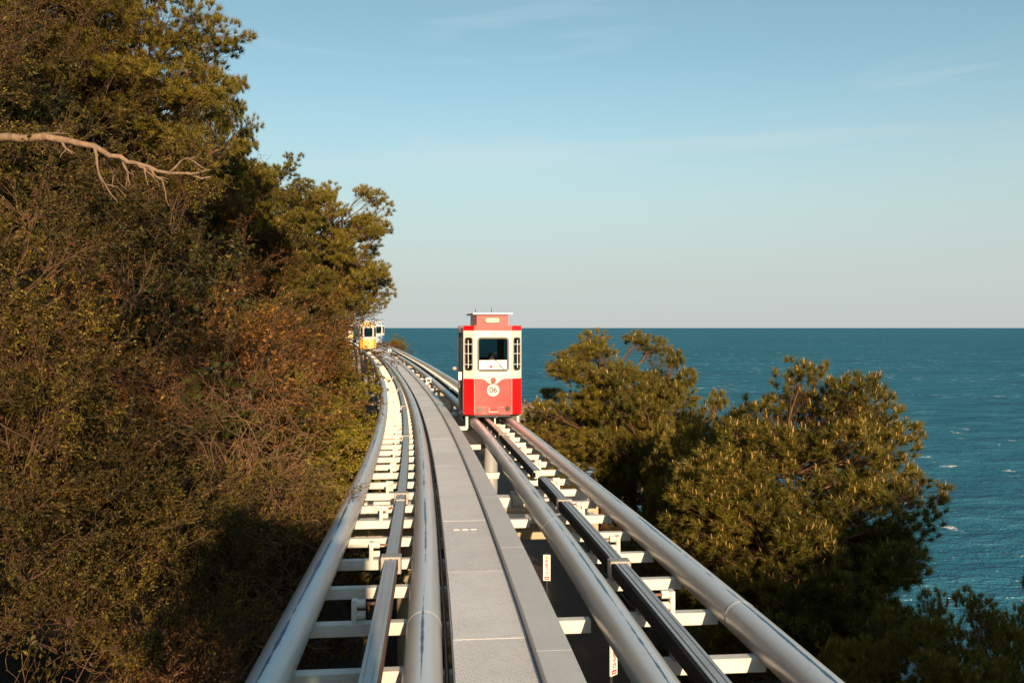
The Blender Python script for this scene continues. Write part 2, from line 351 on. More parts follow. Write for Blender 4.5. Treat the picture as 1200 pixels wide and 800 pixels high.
def sweep(name, prof, lat, dz, s0, s1, m, parent=None, ds=0.7, smooth=False, closed=True, uvr=None, ring=0.0):
    """sweep a closed profile [(across, up)] along the alignment"""
    k = max(2, int(math.ceil((s1 - s0) / ds)) + 1); ss = np.linspace(s0, s1, k)
    base, _, _, _ = frame(s0)
    prof = np.asarray(prof); n = len(prof); V = []
    ss = np.concatenate([[s0, s0 + 0.004], ss[1:]]); k += 1; sc = np.ones(k)
    if ring:                      # a slight weld bead at the far end
        ss = np.concatenate([ss[:-1], [s1 - 0.06, s1 - 0.05, s1 - 0.018, s1 - 0.014, s1 - 0.006, s1]]); k = len(ss); sc = np.ones(k); sc[-3] = 1 + ring; sc[-2] = 1 + ring
    for i, s in enumerate(ss):
        p, t, nn, zs = frame(s); le = lat + (spread_(p.y) if lat > 1.7 else 0)
        for a, b in prof * sc[i]:
            V.append((p.x + nn.x * (le + a) - base.x, p.y + nn.y * (le + a) - base.y, p.z + dz + b - base.z))
    Fq = []
    for i in range(k - 1):
        for j in range(n):
            j2 = (j + 1) % n; Fq.append((i * n + j, i * n + j2, (i + 1) * n + j2, (i + 1) * n + j))
    me = bpy.data.meshes.new(name)
    caps = [tuple(range(n))[::-1], tuple(range((k - 1) * n, k * n))]
    me.from_pydata(V, [], Fq + caps); me.materials.append(m)
    bm = bmesh.new(); bm.from_mesh(me); bmesh.ops.recalc_face_normals(bm, faces=bm.faces); bm.to_mesh(me); bm.free()
    if uvr:
        ul = me.uv_layers.new(name='UVMap'); vi = np.empty(len(me.loops), dtype=np.int32); me.loops.foreach_get('vertex_index', vi)
        ang = np.arctan2(prof[:, 0], prof[:, 1]) * uvr
        uv = np.stack([ang[vi % n], ss[np.minimum(vi // n, k - 1)]], 1); ul.data.foreach_set('uv', uv.astype(np.float32).ravel())
    if smooth: me.polygons.foreach_set('use_smooth', np.array([len(p.vertices) == 4 for p in me.polygons]))
    o = link(name, me, parent); o.location = base; return o
def circle(r, n=28): return [(r * math.sin(2 * math.pi * (i + .5) / n + math.pi), r * math.cos(2 * math.pi * (i + .5) / n + math.pi)) for i in range(n)]
def rect(x0, x1, z0, z1): return [(x0, z0), (x1, z0), (x1, z1), (x0, z1)]

# ---------------------------------------------------------------- ground and sea
_u = [-80, -40, -22, -14, -9, -6, -3.6, -2.2, -1.0, 0, 5, 7.5, 10, 13.5, 17, 20, 30, 80]
_z = [22, 18, 12.0, 7.5, 3.4, -0.4, -4.0, -5.9, -7.3, -7.8, -7.8, -8.4, -10.5, -13.2, -15.0, -16.2, -20, -27]
def ground(x, y):
    x = np.asarray(x, dtype=float); y = np.asarray(y, dtype=float)
    u = x - XL(y); k = 1 + np.clip((y - 40) / 80, 0, 1) * 0.75
    u = np.where(u > 5, 5 + (u - 5) / k, u)
    return CZ + np.interp(u, _u, _z)
def ground1(x, y):
    return float(ground(x, y)) + 0.5 * mnoise.noise(Vector((x * .25, y * .25, 3.1))) * min(1, max(0, abs(x - float(XL(y)) - 2) - 3) / 3)
gy = np.concatenate([np.arange(-60, 140, 1.5), np.arange(140, 330, 6)]); gu = np.concatenate([np.linspace(-80, -16, 20), np.arange(-15, 26, 0.9), np.linspace(27, 90, 14)])
U, Y = np.meshgrid(gu, gy); X = U + XL(Y); Z = np.vectorize(ground1)(X, Y)
nr, nc = U.shape
idx = np.arange(nr * nc).reshape(nr, nc)
q = np.stack([idx[:-1, :-1], idx[:-1, 1:], idx[1:, 1:], idx[1:, :-1]], -1).reshape(-1, 4)
tag(link('terrain', mesh_np('terrain', np.stack([X, Y, Z], -1).reshape(-1, 3), q, mats=[M['soil']], smooth=True)), kind='structure')

def geo(a, b, n): return a * (b / a) ** np.linspace(0, 1, n)
sx = np.concatenate([-geo(31, 60000, 26)[::-1], np.arange(-30, 90, 1.5), geo(91, 60000, 26)])
sy = np.concatenate([np.linspace(-400, 8, 8), np.arange(10, 190, 1.5), geo(192, 80000, 34)])
SX, SY = np.meshgrid(sx, sy)
depth = np.clip(-np.where(SY < 330, ground(SX, np.clip(SY, -60, 330)), -12), -1, 20)
surf = np.exp(-np.clip(depth, 0, 20) / 0.9) * (SY < 190) * (np.abs(SX) < 95)
idx = np.arange(SX.size).reshape(SX.shape)
q = np.stack([idx[:-1, :-1], idx[:-1, 1:], idx[1:, 1:], idx[1:, :-1]], -1).reshape(-1, 4)
me = mesh_np('sea', np.stack([SX, SY, np.zeros_like(SX)], -1).reshape(-1, 3), q, mats=[M['sea']], smooth=True)
a = me.attributes.new('surf', 'FLOAT', 'POINT'); a.data.foreach_set('value', surf.ravel().astype(np.float32))
tag(link('sea', me), kind='structure')

# ---------------------------------------------------------------- tracks
S0, S1 = s_of(-8), s_of(175)
BEAM = 1.05
def build_track(lat, rail_lat, side, label, first_gap):
    root = empty('elevated_track', frame(0)[0] + frame(0)[2] * lat)
    tag(root, label, 'track', 'elevated capsule tracks')
    inv = root.matrix_world.inverted() if False else Matrix.Translation(-root.location)
    def adopt(o):
        o.location = o.location - root.location; o.parent = root; return o
    for g in ((-0.5, 0.5) if side > 0 else (-0.5, 0.52)):
        s = S0 + (0.0 if g < 0 else 2.6)
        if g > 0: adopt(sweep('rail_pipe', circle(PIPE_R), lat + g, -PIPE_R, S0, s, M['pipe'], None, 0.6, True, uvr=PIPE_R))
        while s < S1:
            e = min(S1, s + 6.0)
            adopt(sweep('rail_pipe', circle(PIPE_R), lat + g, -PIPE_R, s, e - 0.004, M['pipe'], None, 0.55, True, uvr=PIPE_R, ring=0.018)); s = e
    # cross beams
    bme = box_mesh('cross_beam', M['beam'], -0.46, 0.46, -0.05, 0.05, -0.31, -0.205, bevel=0.006)
    bplate = box_mesh('bracket_plate', M['beam'], -0.02, 0.02, -0.045, 0.045, -0.205, -0.02)
    barm = cyl_mesh('roller', M['beam'], (0, 0, -0.055), (0.09 * side, 0, -0.055), 0.035)
    barm2 = cyl_mesh('roller', M['beam'], (0, 0, -0.15), (0.09 * side, 0, -0.15), 0.035)
    pin = box_mesh('pin', M['rust_steel'], min(0.09 * side, 0.17 * side), max(0.09 * side, 0.17 * side), -0.01, 0.01, -0.065, -0.045)
    chair_me = box_mesh('rail_chair', M['bracket'], -0.055, 0.055, -0.06, 0.06, -0.205, -0.135)
    k = 0; s = S0 + 0.31
    while s < S1:
        d = frame(s)[0].y
        b = link('cross_beam', bme, root); b.matrix_basis = inv @ (mtx(s, lat, 0))
        if d < 75:
            c = link('rail_chair', chair_me, root); c.matrix_basis = inv @ (mtx(s, lat + rail_lat, 0))
        if k % 2 == 0 and d < 60:
            pl = link('roller_bracket', bplate, root); pl.matrix_basis = inv @ (mtx(s, lat + rail_lat - side * 0.24, 0))
            if d < 22:
                for me_ in (barm, barm2, pin): link(me_.name, me_, pl)
        k += 1; s += BEAM
    # guide rail: a wide metal channel with a rubber strip on its side
    prof = [(-0.055, -0.135), (0.055, -0.135), (0.055, -0.12), (0.03, -0.12), (0.03, -0.035), (0.058, -0.035), (0.058, -0.005), (0.034, -0.005), (0.034, -0.013), (0.022, -0.013), (0.022, -0.003), (-0.022, -0.003), (-0.022, -0.013), (-0.034, -0.013), (-0.034, -0.005), (-0.058, -0.005), (-0.058, -0.035), (-0.03, -0.035), (-0.03, -0.12), (-0.055, -0.12)]
    brk = [S0, s_of(first_gap[0])]; segs = [(S0, s_of(first_gap[0]))]; s = s_of(first_gap[1])
    while s < S1: segs.append((s, min(S1, s + 9.0) - 0.02)); s += 9.0
    for a_, b_ in segs:
        adopt(sweep('guide_rail', prof, lat + rail_lat, 0.0, a_, b_, M['rail_metal'], None, 0.7))
        if side < 0: adopt(sweep('rubber_strip', rect(-0.09, -0.061, -0.125, -0.008), lat + rail_lat, 0.0, a_, b_, M['rubber'], None, 0.7))
        else: adopt(sweep('side_strip', rect(0.061, 0.07, -0.10, -0.01), lat + rail_lat, 0.0, a_, b_, M['rust_steel'], None, 0.7))
    # splice clamps on the rail
    cl_me = box_mesh('splice_clamp', M['bracket'], -0.10, 0.10, -0.075, 0.075, -0.16, 0.012, bevel=0.008)
    for d in (8.3 if side > 0 else 7.9, 12.0 if side > 0 else 11.2, 19.5, 28.0, 37.0, 46):
        c = link('splice_clamp', cl_me, root); c.matrix_basis = inv @ (mtx(s_of(d), lat + rail_lat, 0))
    return root
TL = build_track(0.0, 0.17, 1, 'white two pipe elevated track beside the wooded slope, under the yellow capsule', (11.4, 11.5))
TR = build_track(OFF_R, -0.17, -1, 'white two pipe elevated track on the sea side, carrying the red capsule', (13.2, 13.9))

# ---------------------------------------------------------------- walkway between the tracks
WK = empty('walkway', frame(0)[0] + frame(0)[2] * 1.0)
tag(WK, 'narrow chequer plate service walkway with raised grey trough between the tracks', 'walkway')
def adoptw(o): o.location = o.location - WK.location; o.parent = WK; return o
s = S0; k = 0
lens = [1.9, 1.15, 1.9, 1.9, 2.4]
while s < S1:
    e = min(S1, s + lens[k % 5]); dzj = random.uniform(-0.0015, 0.0015)
    adoptw(sweep('deck_plate', rect(-0.27, 0.27, -0.006, 0.0), 0.985 + random.uniform(-.003, .003), -0.10 + dzj, s, e - 0.006, M['deck'], None, 0.7)); s = e; k += 1
for lat in (0.985 - 0.262, 0.985 + 0.262):
    adoptw(sweep('deck_stringer', rect(-0.02, 0.02, -0.12, -0.014), lat, -0.10, S0, S1, M['bracket'], None, 0.9))
s = S0 - 1.3
while s < S1:
    e = min(S1, s + 3.0); a_ = max(s, S0)
    adoptw(sweep('trough_cover', [(-0.125, -0.12), (0.125, -0.12), (0.125, 0.064), (0.119, 0.07), (-0.119, 0.07), (-0.125, 0.064)], 1.392, -0.09, a_, e - 0.006, M['trough'], None, 0.7)); s = e
s = S0 + 0.31; k = 0
bme = box_mesh('walkway_bearer', M['beam'], -0.345, 0.30, -0.05, 0.05, -0.345, -0.235, bevel=0.005)
bme2 = box_mesh('walkway_bearer', M['beam'], -0.345, 0.90, -0.05, 0.05, -0.345, -0.235, bevel=0.005)
inv = Matrix.Translation(-WK.location)
while s < S1:
    b = link('walkway_bearer', bme2 if k % 4 == 2 else bme, WK); b.matrix_basis = inv @ (mtx(s, 0.985, 0)); s += BEAM; k += 1
for lat, z in ((0.665, -0.22),):
    adoptw(sweep('cable', circle(0.016, 8), lat, z, S0, s_of(80), M['black'], None, 1.0, True))
weld = box_mesh('hinge_tab', M['white'], -0.035, 0.035, -0.012, 0.012, 0.0, 0.006)
for d in (9.9,):
    for j in range(3):
        b = link('hinge_tab', weld, WK); b.matrix_basis = inv @ (mtx(s_of(d), 0.985 - 0.12 + j * 0.1, -0.096))

# ---------------------------------------------------------------- piers
def build_pier(d, near):
    s = s_of(d); m = mtx(s, 1.26, 0, True); root = empty('support_pier', m.translation, math.atan2(m[1][0], m[0][0]))
    gz = ground1(root.location.x, root.location.y)
    root.location.z = gz
    h = m.translation.z - gz
    r = obj_bm('crosshead', (lambda bm: (box(bm, -1.95, 2.0 if d < 20 else 2.3, -0.42, 0.42, h - 0.98, h - 0.48), bmesh.ops.bevel(bm, geom=bm.edges[:], offset=0.015, segments=1, affect='EDGES'), bm)[2])(bmesh.new()), M['pier'], root)
    if near:
        for x0_, x1_, y0_, y1_, z_ in ((-1.55, -1.25, -0.30, -0.05, 0.13), (-1.15, -0.95, -0.36, -0.1, 0.10), (0.98, 1.30, -0.34, -0.08, 0.12), (1.42, 1.6, -0.32, -0.12, 0.09), (0.30, 0.60, -0.38, -0.1, 0.16)):
            link('junction_box', box_mesh('junction_box', M['beam'], x0_, x1_, y0_, y1_, h - 0.478, h - 0.478 + z_, bevel=0.006), root)
        link('top_plate', box_mesh('top_plate', M['beam'], -1.9, 1.9, 0.46, 0.86, h - 0.62, h - 0.55), root)
        link('top_plate', box_mesh('top_plate', M['beam'], -1.9, 1.9, -0.86, -0.46, h - 0.62, h - 0.55), root)
    for x in (-1.76, -0.76, 0.76, 1.76):
        link('bearing_plate', box_mesh('bearing_plate', M['beam'], x - 0.11, x + 0.11, -0.2, 0.2, h - 0.478, h - 0.312), root)
    for x in (-0.96, 0.05 if d < 20 else 2.02):
        bm = bmesh.new(); cyl(bm, (x, 0, -0.6), (x, 0, h - 0.985), 0.24, n=20)
        c = obj_bm('column', bm, M['pier'] if d < 20 else M['column'], root, True)
        bm = bmesh.new(); cyl(bm, (x, 0, -0.3), (x, 0, 0.22), 0.42, n=16); obj_bm('footing', bm, M['pier'], c)
    if d > 20: bm = bmesh.new(); cyl(bm, (-0.76, 0, 1.2), (1.8, 0, h - 1.6), 0.06, n=8); obj_bm('brace', bm, M['column'], root, True)
    return root
labels = {1: 'tan crosshead pier on grey columns beside the slatted fence', 13.6: 'tan crosshead pier just beyond the splice in the guide rail'}
for d in (1.0, 13.6, 30.0, 44.0, 58.0, 72.0, 86.0, 100, 116, 134, 152):
    p = build_pier(d, d < 20)
    names_ = dict(zip((30.0, 44.0, 58.0, 72.0, 86.0, 100, 116, 134, 152), 'first second third fourth fifth sixth seventh eighth ninth'.split()))
    tag(p, labels.get(d, 'grey columned pier under the tracks, %s beyond the red capsule' % names_.get(d, '')), 'pier', 'piers under the elevated tracks')

# ---------------------------------------------------------------- capsules
def rrect(x0, x1, z0, z1, r, n=5):
    pts = []
    for cx, cz, a0 in ((x1 - r, z1 - r, 0), (x0 + r, z1 - r, 90), (x0 + r, z0 + r, 180), (x1 - r, z0 + r, 270)):
        for i in range(n + 1):
            a = R(a0 + 90 * i / n); pts.append((cx + r * math.cos(a), cz + r * math.sin(a)))
    return pts
def plate(name, outer, holes, thick, m, parent, y=0.0):
    """flat plate in the x-z plane with holes, its outside at y, growing to +y"""
    bm = bmesh.new(); es = []
    for loop in [outer] + holes:
        v = [bm.verts.new((a, y, b)) for a, b in loop]
        es += [bm.edges.new((v[i], v[(i + 1) % len(v)])) for i in range(len(v))]
    bmesh.ops.triangle_fill(bm, use_beauty=True, use_dissolve=False, edges=es)
    r = bmesh.ops.extrude_face_region(bm, geom=bm.faces[:])
    bmesh.ops.translate(bm, vec=(0, thick, 0), verts=[g for g in r['geom'] if isinstance(g, bmesh.types.BMVert)])
    return obj_bm(name, bm, m, parent)
def ringplate(name, x0, x1, z0, z1, r, wd, m, parent, y, thick):
    return plate(name, rrect(x0 - wd, x1 + wd, z0 - wd, z1 + wd, r + wd), [rrect(x0, x1, z0, z1, r)], thick, m, parent, y)

HW, CW, CH, LEN = 0.815, 0.535, 0.16, 2.5     # half width, half centre panel, chamfer depth, length
def build_capsule(d, lat, mats, number, label, detail):
    body, front_mat, upper, dark = mats  # second entry covers the end faces; the red one carries a painted reflection
    s = s_of(d); m = mtx(s, lat, 0.0, True)
    root = empty('capsule', m.translation, math.atan2(m[1][0], m[0][0])); tag(root, label, 'capsule', 'sky capsules riding the tracks')
    def facet(p0, p1):                    # holder frame for one wall facet: x along it, -y outwards
        v = Vector((p1[0] - p0[0], p1[1] - p0[1], 0)); c = ((p0[0] + p1[0]) / 2, (p0[1] + p1[1]) / 2, 0)
        return c, math.atan2(v.y, v.x), v.length
    def place(o, c, a): o.location = c; o.rotation_euler = (0, 0, a); return o
    ring = [(-CW, 0), (CW, 0), (HW, CH), (HW, LEN - CH), (CW, LEN), (-CW, LEN), (-HW, LEN - CH), (-HW, CH)]
    for i in range(8):
        c, a, L = facet(ring[i], ring[(i + 1) % 8]); h = L / 2 - 0.004
        end = i in (0, 4); side = i in (2, 6)
        if end:
            dip = [(h, 1.10), (0.42, 1.10), (0.32, 1.095), (0.24, 1.07), (0.17, 1.02), (0.12, 0.97), (-0.12, 0.97), (-0.17, 1.02), (-0.24, 1.07), (-0.32, 1.095), (-0.42, 1.10), (-h, 1.10)]
            ap = place(plate('apron', [(-h, 0.10), (h, 0.10)] + dip, [], 0.04, front_mat, root), c, a)
            up = place(plate('front_panel', [(x, z + 0.003) for x, z in dip][::-1] + [(h, 2.44), (-h, 2.44)], [rrect(-0.425, 0.425, 1.32, 2.24, 0.07)], 0.04, upper, root), c, a)
            fr = place(ringplate('window_frame', -0.40, 0.40, 1.345, 2.215, 0.06, 0.045, dark, root, -0.012, 0.05), c, a)
            gl = place(plate('windscreen', rrect(-0.399, 0.399, 1.346, 2.214, 0.06), [], 0.008, M['glass'], root, 0.012), c, a)
            place(link('sill', box_mesh('sill', upper, -h, h, -0.022, -0.002, 1.145, 1.20), root), c, a)
            place(link('roof_band', box_mesh('roof_band', front_mat, -h, h, -0.006, 0.05, 2.443, 2.58), root), c, a)
            if detail:
                bm = bmesh.new(); cyl(bm, (0, -0.012, 0.785), (0, 0.0, 0.785), 0.172, n=36); n_ = place(obj_bm('number_disc', bm, upper, root), c, a)
                if number:
                    t_ = link('lettering', text_mesh(number, 0.22, M['ink']), n_); t_.location = (0, -0.0145, 0.785); t_.rotation_euler = (R(90), 0, 0)
                bm = bmesh.new(); cyl(bm, (0, -0.05, 1.06), (0, -0.001, 1.06), 0.075, n=24); hl = place(obj_bm('headlight', bm, dark, root, False), c, a)
                bm = bmesh.new(); cyl(bm, (0, -0.06, 1.06), (0, -0.051, 1.06), 0.053, 0.058, n=24); obj_bm('lens', bm, front_mat, hl)
                for x in (-0.40, 0.40):
                    bm = bmesh.new(); cyl(bm, (x, -0.022, 0.27), (x, 0, 0.27), 0.075, n=20); fl = place(obj_bm('fog_lamp', bm, M['lamp'], root), c, a)
                    bm = bmesh.new(); cyl(bm, (x, -0.03, 0.27), (x, -0.023, 0.27), 0.055, 0.05, n=20); obj_bm('lens', bm, M['lamp'], fl)
                # small tow bracket between the lamps
                bm = bmesh.new(); box(bm, -0.13, -0.105, -0.05, -0.001, 0.16, 0.30); box(bm, -0.104, 0.15, -0.06, -0.001, 0.16, 0.195); place(obj_bm('tow_bracket', bm, M['bracket'], root), c, a)
                for x in (-0.01, 0.085): bm = bmesh.new(); cyl(bm, (x, -0.035, 0.26), (x, -0.001, 0.26), 0.022, n=10); place(obj_bm('bolt', bm, M['signred'] if x < 0 else M['navy'], root), c, a)
                place(link('trim_line', box_mesh('trim_line', M['bracket'], -0.3, -0.14, -0.006, -0.001, 0.303, 0.311), root), c, a)
                place(link('trim_line', box_mesh('trim_line', M['bracket'], 0.16, 0.3, -0.006, -0.001, 0.303, 0.311), root), c, a)
                bm = bmesh.new(); cyl(bm, (0.30, -0.035, 1.36), (-0.02, -0.035, 1.72), 0.008, n=6); cyl(bm, (-0.12, -0.03, 1.62), (0.10, -0.03, 1.86), 0.007, n=6); place(obj_bm('wiper', bm, M['black'], root), c, a)
                for x in (-h + 0.006, h - 0.006): place(link('seam_strip', box_mesh('seam_strip', M['bracket'], x - 0.005, x + 0.005, -0.006, -0.0005, 0.11, 2.43), root), c, a)
                for x in (-0.48, -0.24, 0.24, 0.48): bm = bmesh.new(); cyl(bm, (x, -0.006, 0.14), (x, 0.0, 0.14), 0.012, n=8); place(obj_bm('bolt', bm, M['bracket'], root), c, a)
                pl_ = place(link('name_plate', box_mesh('name_plate', M['bracket'], -0.05, 0.07, -0.008, -0.001, 2.32, 2.37), root), c, a)
                # pale notice panel behind the lower third of the windscreen
                nt_ = place(link('notice_panel', box_mesh('notice_panel', M['white'], -0.385, 0.385, -0.004, 0.010, 1.36, 1.62), root), c, a)
                for x0_, x1_, z0_, z1_, mm in ((-0.1, -0.02, 1.40, 1.47, M['signred']), (0.06, 0.13, 1.40, 1.46, M['bracket']), (0.15, 0.22, 1.40, 1.46, M['bracket']), (-0.3, -0.16, 1.41, 1.43, M['bracket'])):
                    link('print', box_mesh('print', mm, x0_, x1_, -0.008, -0.0045, z0_, z1_), nt_)
        elif not side:
            place(plate('corner_panel', [(-h, 0.10), (h, 0.10), (h, 1.10), (-h, 1.10)], [], 0.03, body, root), c, a)
            place(plate('corner_pillar', [(-h, 1.103), (h, 1.103), (h, 2.44), (-h, 2.44)], [rrect(-h + 0.05, h - 0.05, 1.34, 2.24, 0.05)], 0.03, upper, root), c, a)
            place(ringplate('window_frame', -h + 0.066, h - 0.066, 1.355, 2.225, 0.045, 0.03, dark, root, -0.01, 0.03), c, a)
            place(plate('window_pane', rrect(-h + 0.067, h - 0.067, 1.356, 2.224, 0.045), [], 0.006, M['glass'], root, 0.012), c, a)
            place(link('roof_band', box_mesh('roof_band', body, -h, h, -0.006, 0.04, 2.443, 2.58), root), c, a)
            if detail:
                for z in (1.50, 1.80, 2.06): bm = bmesh.new(); cyl(bm, (-h + 0.03, -0.03, z), (h - 0.03, -0.03, z), 0.009, n=8); place(obj_bm('guard_bar', bm, M['white'], root), c, a)
                bm = bmesh.new(); cyl(bm, (0.0, -0.03, 1.40), (0.0, -0.03, 2.18), 0.009, n=8); place(obj_bm('guard_bar', bm, M['white'], root), c, a)
        else:
            dr = 0.42
            place(plate('side_panel', [(-h, 0.10), (h, 0.10), (h, 1.10), (-h, 1.10)], [], 0.03, body, root), c, a)
            place(plate('side_wall', [(-h, 1.103), (h, 1.103), (h, 2.44), (-h, 2.44)], [rrect(-h + 0.08, -dr - 0.06, 1.32, 2.26, 0.05), rrect(dr + 0.06, h - 0.08, 1.32, 2.26, 0.05), rrect(-dr + 0.07, dr - 0.07, 1.32, 2.26, 0.05)], 0.03, upper, root), c, a)
            for x0_, x1_ in ((-h + 0.08, -dr - 0.06), (dr + 0.06, h - 0.08), (-dr + 0.07, dr - 0.07)):
                place(plate('window_pane', rrect(x0_, x1_, 1.32, 2.26, 0.05), [], 0.006, M['glass'], root, 0.012), c, a)
            do = place(plate('door', [(-dr, 0.16), (dr, 0.16), (dr, 2.38), (-dr, 2.38)], [rrect(-dr + 0.07, dr - 0.07, 0.95, 2.26, 0.05)], 0.025, dark, root, -0.03), c, a)
            bm = bmesh.new(); cyl(bm, (dr - 0.12, -0.06, 0.8), (dr - 0.12, -0.06, 1.2), 0.012, n=8); box(bm, dr - 0.13, dr - 0.11, -0.06, -0.028, 0.81, 0.83); box(bm, dr - 0.13, dr - 0.11, -0.06, -0.028, 1.17, 1.19); obj_bm('handle', bm, M['bracket'], do)
            place(link('roof_band', box_mesh('roof_band', body, -h, h, -0.006, 0.04, 2.443, 2.58), root), c, a)
    # floor, roof, lantern
    def prism(name, k, z0, z1, mm, dy=0.0):
        bm = bmesh.new(); cy = LEN / 2
        v = [bm.verts.new((x * k, cy + (y - cy) * k, z0)) for x, y in ring]; f = bm.faces.new(v)
        r = bmesh.ops.extrude_face_region(bm, geom=[f]); bmesh.ops.translate(bm, vec=(0, 0, z1 - z0), verts=[g for g in r['geom'] if isinstance(g, bmesh.types.BMVert)])
        return obj_bm(name, bm, mm, root)
    prism('floor', 0.955, 0.115, 0.30, M['interior']); prism('underframe', 0.93, 0.03, 0.112, M['black'])
    prism('roof', 0.95, 2.50, 2.575, upper)
    lt = empty_part = obj_bm('roof_lantern', (lambda bm: (box(bm, -0.44, 0.44, 0.16, LEN - 0.16, 2.576, 2.885), bm)[1])(bmesh.new()), front_mat, root)
    link('lantern_cap', box_mesh('lantern_cap', M['white'], -0.56, 0.56, 0.06, LEN - 0.06, 2.887, 2.935, bevel=0.008), lt)
    ringplate('lantern_window', -0.20, 0.20, 2.665, 2.80, 0.06, 0.035, dark, lt, 0.135, 0.024)
    plate('lantern_glass', rrect(-0.2, 0.2, 2.665, 2.80, 0.06), [], 0.006, M['bracket'], lt, 0.15)
    # wheels on the pipes and guide arms outside them
    for y in (0.45, LEN - 0.45):
        for x in (-0.5, 0.5):
            bm = bmesh.new(); cyl(bm, (x - 0.07, y, 0.09), (x + 0.07, y, 0.09), 0.088, n=20); obj_bm('wheel', bm, M['black'], root, False)
    for x in (-0.72, 0.72):
        for y in (0.22, LEN - 0.22):
            ar = link('guide_arm', box_mesh('guide_arm', upper, x - 0.035, x + 0.035, y - 0.05, y + 0.05, -0.30, 0.04), root)
            bm = bmesh.new(); sgn = -1 if x > 0 else 1
            cyl(bm, (x + 0.04 * sgn, y, -0.2), (x + 0.09 * sgn, y, -0.2), 0.05, n=14); obj_bm('guide_wheel', bm, M['black'], ar)
    if detail:
        bm = bmesh.new(); cyl(bm, (-HW, 0.35, 1.32), (-HW - 0.22, 0.3, 1.36), 0.014, n=8); mr = obj_bm('mirror_arm', bm, M['black'], root)
        bm = bmesh.new(); bmesh.ops.create_uvsphere(bm, u_segments=14, v_segments=10, radius=0.06, matrix=Matrix.Translation((-HW - 0.24, 0.29, 1.38)) @ Matrix.Diagonal((1.2, 0.6, 1, 1))); obj_bm('mirror', bm, M['bracket'], mr, True)
        link('junction_box', box_mesh('junction_box', M['white'], -HW - 0.13, -HW - 0.035, 0.34, 0.46, 1.05, 1.28, bevel=0.008), root)
        for x, y, hh in ((-0.45, 0.5, 0.12), (0.05, 0.9, 0.16)):
            bm = bmesh.new(); cyl(bm, (x, y, 2.935), (x, y, 2.935 + hh), 0.008, n=6); obj_bm('aerial', bm, M['black'], lt)
        # bench across the back, facing the sea
        link('bench_seat', box_mesh('bench_seat', M['seat'], -0.70, 0.70, 1.25, 1.75, 0.70, 0.78, bevel=0.01), root)
        link('bench_back', box_mesh('bench_back', M['seat'], -0.70, 0.70, 1.755, 1.82, 0.78, 1.35, bevel=0.01), root)
        for x in (-0.6, 0.6): link('bench_leg', box_mesh('bench_leg', M['black'], x - 0.03, x + 0.03, 1.3, 1.7, 0.302, 0.698), root)
    return root
def scuffed_sheen(name, c, c2, coat=0.5):  # scuffed film whose paler tone imitates sheen in the base colour
    def f(t, b):
        p = objc(t); n1 = noise(t, 3.2, 7, 0.7, p); n2 = noise(t, 16, 6, 0.75, p)
        cc = mix(t, ramp(t, n1, [(0.35, (0, 0, 0)), (0.7, (1, 1, 1))]), c, c2)
        cc = mix(t, math_(t, 'MULTIPLY', ramp(t, n2, [(0.60, (0, 0, 0)), (0.7, (1, 1, 1))]), 0.5), cc, tuple(min(1, x * 1.3 + 0.08) for x in c2))
        t.links.new(cc, b.inputs['Base Color']); b.inputs['Roughness'].default_value = 0.35; b.inputs['Coat Weight'].default_value = coat; b.inputs['Coat Roughness'].default_value = 0.12
    return mat(name, f)
cream = paint('cream paint', (0.61, 0.605, 0.575), 0.35, (0.5, 0.42, 0.32), 0.1, coat=0.3)
greyp = paint('pale grey paint', (0.48, 0.475, 0.46), 0.35, (0.5, 0.42, 0.32), 0.1, coat=0.3)
dark = paint('dark bronze trim', (0.10, 0.075, 0.06), 0.45, (0.07, 0.05, 0.04), 0.2)
red = paint('red paint', (0.62, 0.006, 0.008), 0.3, (0.5, 0.01, 0.01), 0.2, coat=0.4)
redf = scuffed_sheen('red film with painted sheen', (0.55, 0.016, 0.02), (0.60, 0.05, 0.048), 0.2)  # pinker tone paints in the sky reflection on the glossy front; scuffs are wear
yel = paint('yellow paint', (0.62, 0.32, 0.035), 0.3, (0.5, 0.2, 0.03), 0.2, coat=0.4)
yelf = scuffed_sheen('pale yellow film', (0.64, 0.34, 0.05), (0.68, 0.40, 0.09))
blu = paint('blue paint', (0.02, 0.16, 0.42), 0.3, (0.02, 0.12, 0.3), 0.2, coat=0.4)
bluf = scuffed_sheen('pale blue film', (0.13, 0.27, 0.50), (0.22, 0.36, 0.56))
cyel = paint('cream yellow paint', (0.66, 0.52, 0.20), 0.3, (0.5, 0.4, 0.2), 0.2, coat=0.4)
RC = build_capsule(23.4, OFF_R, (red, redf, cream, dark), '06', 'red and cream capsule numbered 06 with a small lantern roof', True)
build_capsule(88.0, 0.0, (yel, yelf, greyp, dark), None, 'orange yellow and grey capsule at the bend by the leafy slope', False)
build_capsule(112.0, OFF_R, (blu, bluf, cream, dark), None, 'blue and white capsule partly hidden behind the orange yellow one', False)
build_capsule(150.0, 0.0, (cyel, cyel, cream, dark), None, 'pale yellow capsule farthest along the track, half behind leaves', False)

# the capsule the view is taken from rolls along the slope-side track; it shades the near pipes and thicket
build_capsule(-2.95, 0.0, (cyel, cyel, cream, dark), None, 'pale yellow capsule just behind the viewpoint on the slope side track', False)

